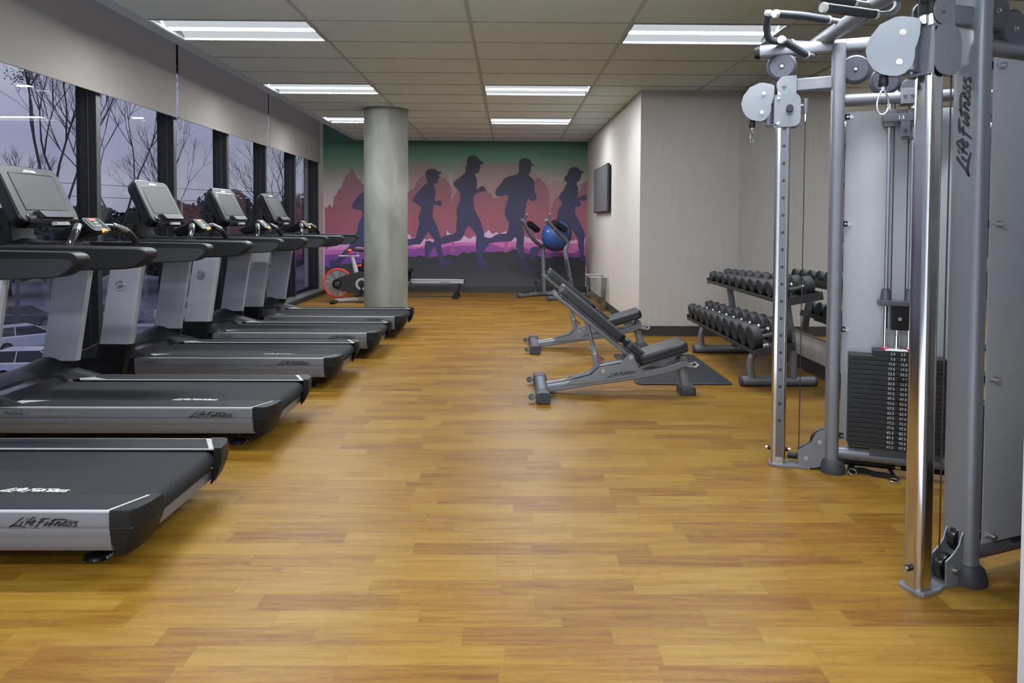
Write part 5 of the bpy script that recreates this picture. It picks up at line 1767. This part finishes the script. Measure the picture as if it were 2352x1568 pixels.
f.prism([(a + 2.4, c) for a, c in g], -.060, .045, Matrix(((1, 0, 0, 0), (0, 0, 1, 0), (0, 1, 0, 0), (0, 0, 0, 1))), bev=.012)
gd = obj('drive_guard', f, M_RUB, t)
f = B(); f.cyl(q(-2.744, .307, -.061), q(-2.744, .307, -.070), .070, n=30, bev=.004)
obj('hub_cover', f, M_BLK, gd)
f = B(); f.tube([(wc[0] + .030 * math.cos(a), -.071, .307 + .030 * math.sin(a)) for a in [2 * PI * i / 24 for i in range(24)]], .004, n=6, closed=True)
f.tube([q(-2.765, .292, -.071), q(-2.742, .320, -.071), q(-2.725, .312, -.071)], .003, n=6)
obj('hub_emblem', f, M_CHR, gd)
f = B(); f.lathe([(.060, 0), (.098, 0), (.098, .006), (.060, .006)], Matrix.Translation(q(-2.352, .304, -.061)) @ Matrix.Rotation(PI / 2, 4, 'X'), 36)
obj('crank_ring', f, M_SILVD, gd)
f = B(); f.box(-.015, .015, -.090, -.078, -.17, .02, .004, m=Matrix.Translation(q(-2.352, .304))); f.box(-.05, .05, -.19, -.09, -.19, -.165, .006, m=Matrix.Translation(q(-2.352, .304)))
obj('crank_pedal', f, M_BLK, t)
f = B(); f.tube([q(-2.445, .46), q(-2.475, .60)], 1, sec=oval(.036, .032, 18, 3), up=(0, 1, 0))
obj('post_sleeve', f, mat('bike_silver', srgb(176, 178, 182), .35, .3), t)
f = B(); f.tube([q(-2.470, .58), q(-2.515, .735)], 1, sec=oval(.029, .026, 18, 3), up=(0, 1, 0))
obj('seat_post', f, mat('bike_silver', srgb(176, 178, 182), .35, .3), t)
f = B(); f.cyl(q(-2.445, .585), q(-2.395, .592), .014, n=12); f.ball(q(-2.385, .593), .022, u=12, v=8)
obj('adjustment_knob', f, M_RED, t)
f = B(); f.box(-2.735 + 2.4, -2.40 + 2.4, -.022, .022, .738, .760, .006); f.cyl(q(-2.43, .76), q(-2.42, .80), .014, n=10)
sl_ = obj('seat_slider', f, mat('bike_silver', srgb(176, 178, 182), .35, .3), t)
f = B(); f.cyl(q(-2.575, .760), q(-2.575, .785), .018, n=12)
obj('slider_knob', f, M_RED, sl_)
f = B()
rg = []
for x, w_, z in ((-2.575, .055, .852), (-2.56, .085, .862), (-2.50, .088, .868), (-2.42, .050, .862), (-2.34, .026, .860), (-2.29, .020, .852)):
    rg.append([(x + 2.4, w_ * math.cos(a), z + .024 * math.sin(a) - .02) for a in [2 * PI * i / 16 for i in range(16)]])
f.loft(rg)
sd = obj('saddle', f, M_BLK, t, ang=60)
f = B(); f.ball(q(-2.535, .838, -.070), .045, sy=.5, sz=.55, u=16, v=10, m=None)
obj('saddle_side', f, mat('orange_trim', srgb(226, 84, 40), .4), sd)
f = B(); f.prism([(-.02, -.26), (.06, -.26), (.06, .26), (-.02, .26)], .0, .045, Matrix.Translation(q(-2.80, 0)), bev=.015)
obj('rear_stabilizer', f, M_BLK, t)
f = B(); f.tube(fillet([q(-2.79, .035), q(-2.55, .050), q(-1.90, .050)], .05, 4), 1, sec=oval(.030, .022, 14, 3), up=(0, 1, 0)); f.box(-2.40 + 2.4, -2.33 + 2.4, -.03, .03, .05, .16)
obj('base_beam', f, mat('bike_silver', srgb(176, 178, 182), .35, .3), t)
f = B(); f.prism([(-.03, -.26), (.03, -.26), (.03, .26), (-.03, .26)], .0, .045, Matrix.Translation(q(-1.90, 0)), bev=.015)
obj('front_stabilizer', f, M_BLK, t)
f = B(); f.tube(fillet([q(-2.26, .42), q(-2.05, .75), q(-1.97, .98)], .1, 5), 1, sec=oval(.035, .03, 14, 3), up=(0, 1, 0)); f.tube([q(-2.30, .46), q(-2.33, .70)], .03, n=12)
obj('front_frame', f, M_BLK, t)
f = B(); f.tube(fillet([q(-2.05, 1.08, -.20), q(-1.90, 1.05, -.20), q(-1.95, 1.0, 0), q(-1.90, 1.05, .20), q(-2.05, 1.08, .20)], .06, 5), .016, n=12)
obj('handlebar', f, M_BLK, t)

# ================================================================ rowing machine
t = thing('rowing_machine', 'rowing machine with silver rail against the mural wall behind the column', 'rowing machine', (-1.7, 12.2, 0))
q = lambda x, z, y=0: (x + 1.7, y, z)
f = B(); f.tube([q(-2.55, .276), q(-.785, .276)], 1, sec=rrect(-.030, .030, -.042, .042, .014, 4), up=(0, 0, 1))
rl = obj('slide_rail', f, M_SILVD, t)
f = B(); logo(f, q(-1.19, .250, -.0306), (1, 0, 0), (0, 0, 1), .17, 46)
obj('rail_logo', f, M_INK, rl)
f = B(); f.box(-.92, .90, -.0312, -.0302, .296, .302)
obj('rail_groove', f, M_FRMD, rl)
f = B(); f.tube([q(-.785, .276), q(-.772, .276)], 1, sec=rrect(-.033, .033, -.046, .046, .014, 4), up=(0, 0, 1)); f.box(.80, .90, -.02, .02, .318, .328)
obj('rail_cap', f, M_BLK, rl)
f = B(); f.tube([q(-.84, .235), q(-.905, .06)], 1, sec=rrect(-.018, .018, -.034, .034, .008, 3), up=(0, 1, 0)); f.box(.70, .86, -.03, .03, .222, .236, .003)
f.tube([q(-.915, .045, -.22), q(-.915, .045, .22)], 1, sec=oval(.045, .034, 16, 3), up=(0, 0, 1))
f.box(-.915 + 1.7 - .05, -.915 + 1.7 + .05, -.25, -.17, 0, .05, .012); f.box(-.915 + 1.7 - .05, -.915 + 1.7 + .05, .17, .25, 0, .05, .012)
obj('rear_leg', f, M_BLK, t)
f = B(); f.cyl(q(-2.3, .03), q(-.95, .03), .006, n=8)
obj('stay_rod', f, M_FRMD, t)
f = B(); f.box(-.17, .035, -.16, .16, .445, .495, .02, 3); f.box(-.10, .01, -.04, .04, .325, .45, .01)
f.cyl((-.02, -.045, .30), (-.02, .045, .30), .022, n=14); f.cyl((.0, -.04, .245), (.0, .04, .245), .02, n=14)
obj('sliding_seat', f, M_BLK, t)
f = B(); f.cyl(q(-2.42, .34, -.09), q(-2.42, .34, .09), .26, n=40, bev=.02); f.box(-.86, -.56, -.07, .07, .05, .40, .02); f.box(-.78, -.66, -.24, .24, 0, .06, .015)
obj('flywheel_housing', f, M_BLK, t)
f = B(); f.box(-.70, -.66, -.02, .02, .5, .95, .008); f.box(-.74, -.66, -.10, .10, .90, 1.06, .015)
obj('monitor_arm', f, M_BLK, t)

# ================================================================ outside the windows
GZ = -6.5
f = B(); f.box(-160, -5.5, -40, 260, GZ - .3, GZ)
struct('ground_outside', f, mat('wet_asphalt', srgb(96, 98, 116), .6, noise=.15, nscale=(.5, .5, .5)))
f = B()
for k in range(9):
    f.box(-32 + k * 2.7, -31.9 + k * 2.7, 37.0, 42.0, GZ, GZ + .01)
    f.box(-42 + k * 2.7, -41.9 + k * 2.7, 58.0, 63.0, GZ, GZ + .01)
struct('trim_parking_lines', f, M_LINE)
f = B(); f.prism([(-26, 30), (-12, 34), (-13, 38), (-20, 36.5), (-30, 33)], GZ, GZ + .14)
f.prism([(-60, 50), (-20, 52), (-20, 53.5), (-60, 51.5)], GZ, GZ + .14)
struct('ground_kerb_islands', f, mat('pale_kerb', srgb(150, 152, 168), .8))

def make_car(col, label, loc, rz):
    t = thing('parked_car', label, 'car', loc, rz, 'cars parked outside')
    prof = [(-2.25, .35), (-2.28, .62), (-2.22, .88), (-2.05, 1.02), (2.2, .70), (2.3, .55), (2.25, .32)]
    f = B()
    body = [(-2.25, .30), (-2.30, .60), (-2.25, .90), (-1.95, 1.0), (.85, .98), (1.95, .82), (2.22, .66), (2.27, .40), (2.2, .30)]
    rg = []
    for y, k in ((-.90, .90), (-.86, 1.0), (.86, 1.0), (.90, .90)):
        rg.append([(x * (1 if abs(y) < .88 else .985), y, .3 + (z - .3) * k) for x, z in body])
    f.loft(rg)
    bd = obj('car_body', f, mat('car_paint_' + col[0], col[1], .25, .2, coat=.5), t, ang=25)
    f = B()
    cab = [(-2.10, .96), (-1.85, 1.42), (-1.60, 1.50), (-.10, 1.50), (.15, 1.44), (.95, .96)]
    rg = []
    for y, k in ((-.80, 0), (-.62, 1), (.62, 1), (.80, 0)):
        rg.append([(x * (.97 if k else 1), y, z if k or z < 1 else z) for x, z in cab])
    f.loft([[(x, -.84 + (z - .96) * .36, z) for x, z in cab], [(x, .84 - (z - .96) * .36, z) for x, z in cab]])
    cb_ = obj('car_cabin', f, mat('car_glass', srgb(30, 33, 42), .12), t, ang=25)
    f = B(); f.box(-1.80, .08, -.63, .63, 1.485, 1.525, .012)
    for s in (-1, 1):
        for xa, xb in ((-2.12, -1.78), (-.95, -.92), (.98, .12)):
            f.cyl((xa, s * .845, .95), (xb, s * .655, 1.49), .028, n=8)
    obj('car_roof', f, mat('car_paint_' + col[0], col[1], .25, .2), t)
    for x in (-1.4, 1.4):
        for s in (-1, 1):
            f = B(); f.cyl((x, s * .72, .33), (x, s * .915, .33), .33, n=22, bev=.03)
            w_ = obj('car_wheel', f, M_BLK, t)
            f = B(); f.cyl((x, s * .912, .33), (x, s * .92, .33), .20, n=14)
            obj('wheel_hub', f, M_SILV, w_)
    f = B()
    for s in (-.72, .72):
        f.box(-2.31, -2.26, s - .12, s + .12, .68, .84, .01)
    obj('tail_lamp', f, M_RED, t)
WHITE = ('white', srgb(208, 212, 226)); GREY = ('grey', srgb(140, 144, 158)); DARK = ('dark', srgb(60, 62, 74))
make_car(WHITE, 'white car parked below the windows, second row of the lot', (-29.2, 43.2, GZ), .9)
make_car(WHITE, 'white wagon on the closest side of the parking lot, only its roof showing', (-22.9, 35.0, GZ), .15)
make_car(GREY, 'silver car in the far row of the parking lot behind a thin post', (-30.6, 54.4, GZ), .35)
make_car(DARK, 'dark car beside the silver ones in the far parking row', (-35.6, 52.4, GZ), .35)
make_car(WHITE, 'white car at the end of the far parking row beside the window mullion', (-25.6, 56.4, GZ), .35)

M_BARK = mat('winter_bark', srgb(70, 68, 74), .9)
M_LEAF = mat('dull_leaves', srgb(52, 56, 52), .9)
def bare_tree(label, loc, h, seed, depth=7, lean=0, spread=.62, clumps=14, r0=.17, first=.34):
    rnd = random.Random(seed)
    t = thing('bare_tree', label, 'tree', loc, 0, 'leafless trees outside')
    f = B(); lf = B(); tips = []
    def grow(p, d, L_, r, k):
        n = 3
        pts = [p]
        q_ = p.copy(); dd = d.copy()
        for i in range(n):
            dd = (dd + Vector((rnd.uniform(-1, 1), rnd.uniform(-1, 1), rnd.uniform(-.4, .9))) * .11).normalized()
            q_ = q_ + dd * L_ / n
            pts.append(q_.copy())
        f.tube(pts, r, n=6 if k > 4 else (4 if k > 2 else 3), rs=[1, .88, .76, .64], caps=False)
        if k <= 0:
            tips.append(q_)
            return
        m_ = 2 if k > depth - 2 else rnd.choice((2, 3, 3))
        for i in range(m_):
            ax_ = Vector((rnd.uniform(-1, 1), rnd.uniform(-1, 1), rnd.uniform(-.2, .5)))
            ax_ = (ax_ - dd * ax_.dot(dd)).normalized()
            a = rnd.uniform(.25, spread) * (1 if i else .6)
            nd = (dd * math.cos(a) + ax_ * math.sin(a) + Vector((0, 0, .06))).normalized()
            grow(q_, nd, L_ * rnd.uniform(.66, .86), r * (.58 if i else .68), k - 1)
        if 1 < k < 5 and rnd.random() < .12:
            tips.append(pts[1])
    grow(Vector((0, 0, 0)), Vector((lean, 0, 1)).normalized(), h * first, r0, depth)
    obj('branches', f, M_BARK, t, smooth=False)
    for i in range(clumps):
        c = rnd.choice(tips) if i % 2 else rnd.choice(tips[: len(tips) // 2])
        for j in range(150):
            o_ = Vector((rnd.gauss(0, .26), rnd.gauss(0, .26), rnd.gauss(0, .2)))
            a = Vector((rnd.uniform(-1, 1), rnd.uniform(-1, 1), rnd.uniform(-1, 1))).normalized() * .036
            c2 = a.orthogonal().normalized() * .032
            P = c + o_
            lf._fin([P - a, P + c2, P + a, P - c2], [(0, 1, 2, 3)])
    if clumps:
        l_ = obj('leaf_clumps', lf, M_LEAF, t, smooth=False)
    else:
        lf.bm.free()
    return t
bare_tree('tall leafless tree with dark leaf clumps, just outside the first windows', (-18.9, 29.5, GZ), 13.5, 11, 8, .02, .52, 18, .15)
bare_tree('second leafless trunk close behind the tall tree with leaf clumps', (-17.6, 30.5, GZ), 13.0, 23, 8, .10, .62, 16, .12)
bare_tree('smaller leafless tree at the parking lot edge, lower than the tall one', (-33.0, 47.5, GZ), 10.5, 5, 6, -.05, .6, 0, .16)
bare_tree('low leafless tree seen between the middle window mullions', (-20.6, 46.0, GZ), 11.0, 8, 6, .05, .7, 0, .15)
bare_tree('thin leafless tree far off past the last window bays', (-22.5, 70.0, GZ), 13.0, 31, 6, .0, .7, 0, .2)

def bush_tree(label, loc, r, h, seed):
    rnd = random.Random(seed)
    t = thing('evergreen_tree', label, 'tree', loc, 0, 'dark evergreen trees beyond the parking lot')
    f = B(); f.cyl((0, 0, 0), (0, 0, h * .5), .25, n=8)
    obj('trunk', f, M_BARK, t)
    f = B()
    for i in range(1500):
        a = rnd.uniform(0, 2 * PI); b_ = math.acos(rnd.uniform(-.8, 1)); rr = r * rnd.uniform(.80, 1.0) * (1 + .10 * math.sin(a * 5 + seed) * math.sin(b_ * 6))
        P = Vector((rr * math.sin(b_) * math.cos(a), rr * math.sin(b_) * math.sin(a), h * .55 + h * .45 * math.cos(b_)))
        s = rnd.uniform(.12, .34)
        u_ = Vector((rnd.uniform(-1, 1), rnd.uniform(-1, 1), rnd.uniform(-1, 1))).normalized() * s
        v_ = u_.orthogonal().normalized() * s * .8
        f._fin([P - u_, P + v_, P + u_, P - v_], [(0, 1, 2, 3)])
    f.ball((0, 0, h * .55), 1, sx=r * .86, sy=r * .86, sz=h * .40, u=16, v=10)
    obj('foliage', f, M_LEAF, t, smooth=False)
DIRS = ['the broad dark evergreen behind the big bare tree', 'rounded dark evergreen between the first two parked rows', 'dark evergreen standing above the far parked cars', 'low dark evergreen past the silver car', 'tall dark evergreen in the middle window bay', 'round evergreen next after the tall one', 'wide evergreen far down the street', 'small evergreen closing the view in the last bays']
for i, (x, y, r, h) in enumerate(((-52, 74, 5.5, 8.6), (-46, 78, 4.8, 9.6), (-39, 80, 4.5, 10.4), (-46, 96, 7, 10.5), (-36, 90, 4.6, 12.0), (-30, 95, 5.5, 10.4), (-36, 130, 9, 13), (-60, 92, 8, 9.5))):
    bush_tree(DIRS[i], (x, y, GZ), r, h, 40 + i)
f = B()
f.grid(lambda u, v: (-200 + 190 * u, 200 + 4 * math.sin(u * 9), GZ + v * (7.4 + 1.6 * math.sin(u * 21) + 1.2 * math.sin(u * 47 + 1))), 90, 1)
f.grid(lambda u, v: (-200 + 190 * u, 200 + 4 * math.sin(u * 9) + 40 * v, GZ + (7.4 + 1.6 * math.sin(u * 21) + 1.2 * math.sin(u * 47 + 1))), 90, 1)
o = obj('distant_treeline', f, mat('far_woods', srgb(78, 78, 92), .9)); o['kind'] = 'structure'
for i, (z0, z1, lab) in enumerate(((6.0, 3.2, 'upper black utility wire crossing the sky outside'), (4.9, 2.5, 'lower black utility wire crossing the sky outside'))):
    f = B(); f.tube([(-60 + 50 * k / 10, 42 + 1.0 * k, z0 + (z1 - z0) * k / 10 - .5 * math.sin(PI * k / 10)) for k in range(11)], .018, n=5)
    tag(obj('utility_wire', f, M_CABLE), lab, 'wire', 'utility wires outside')
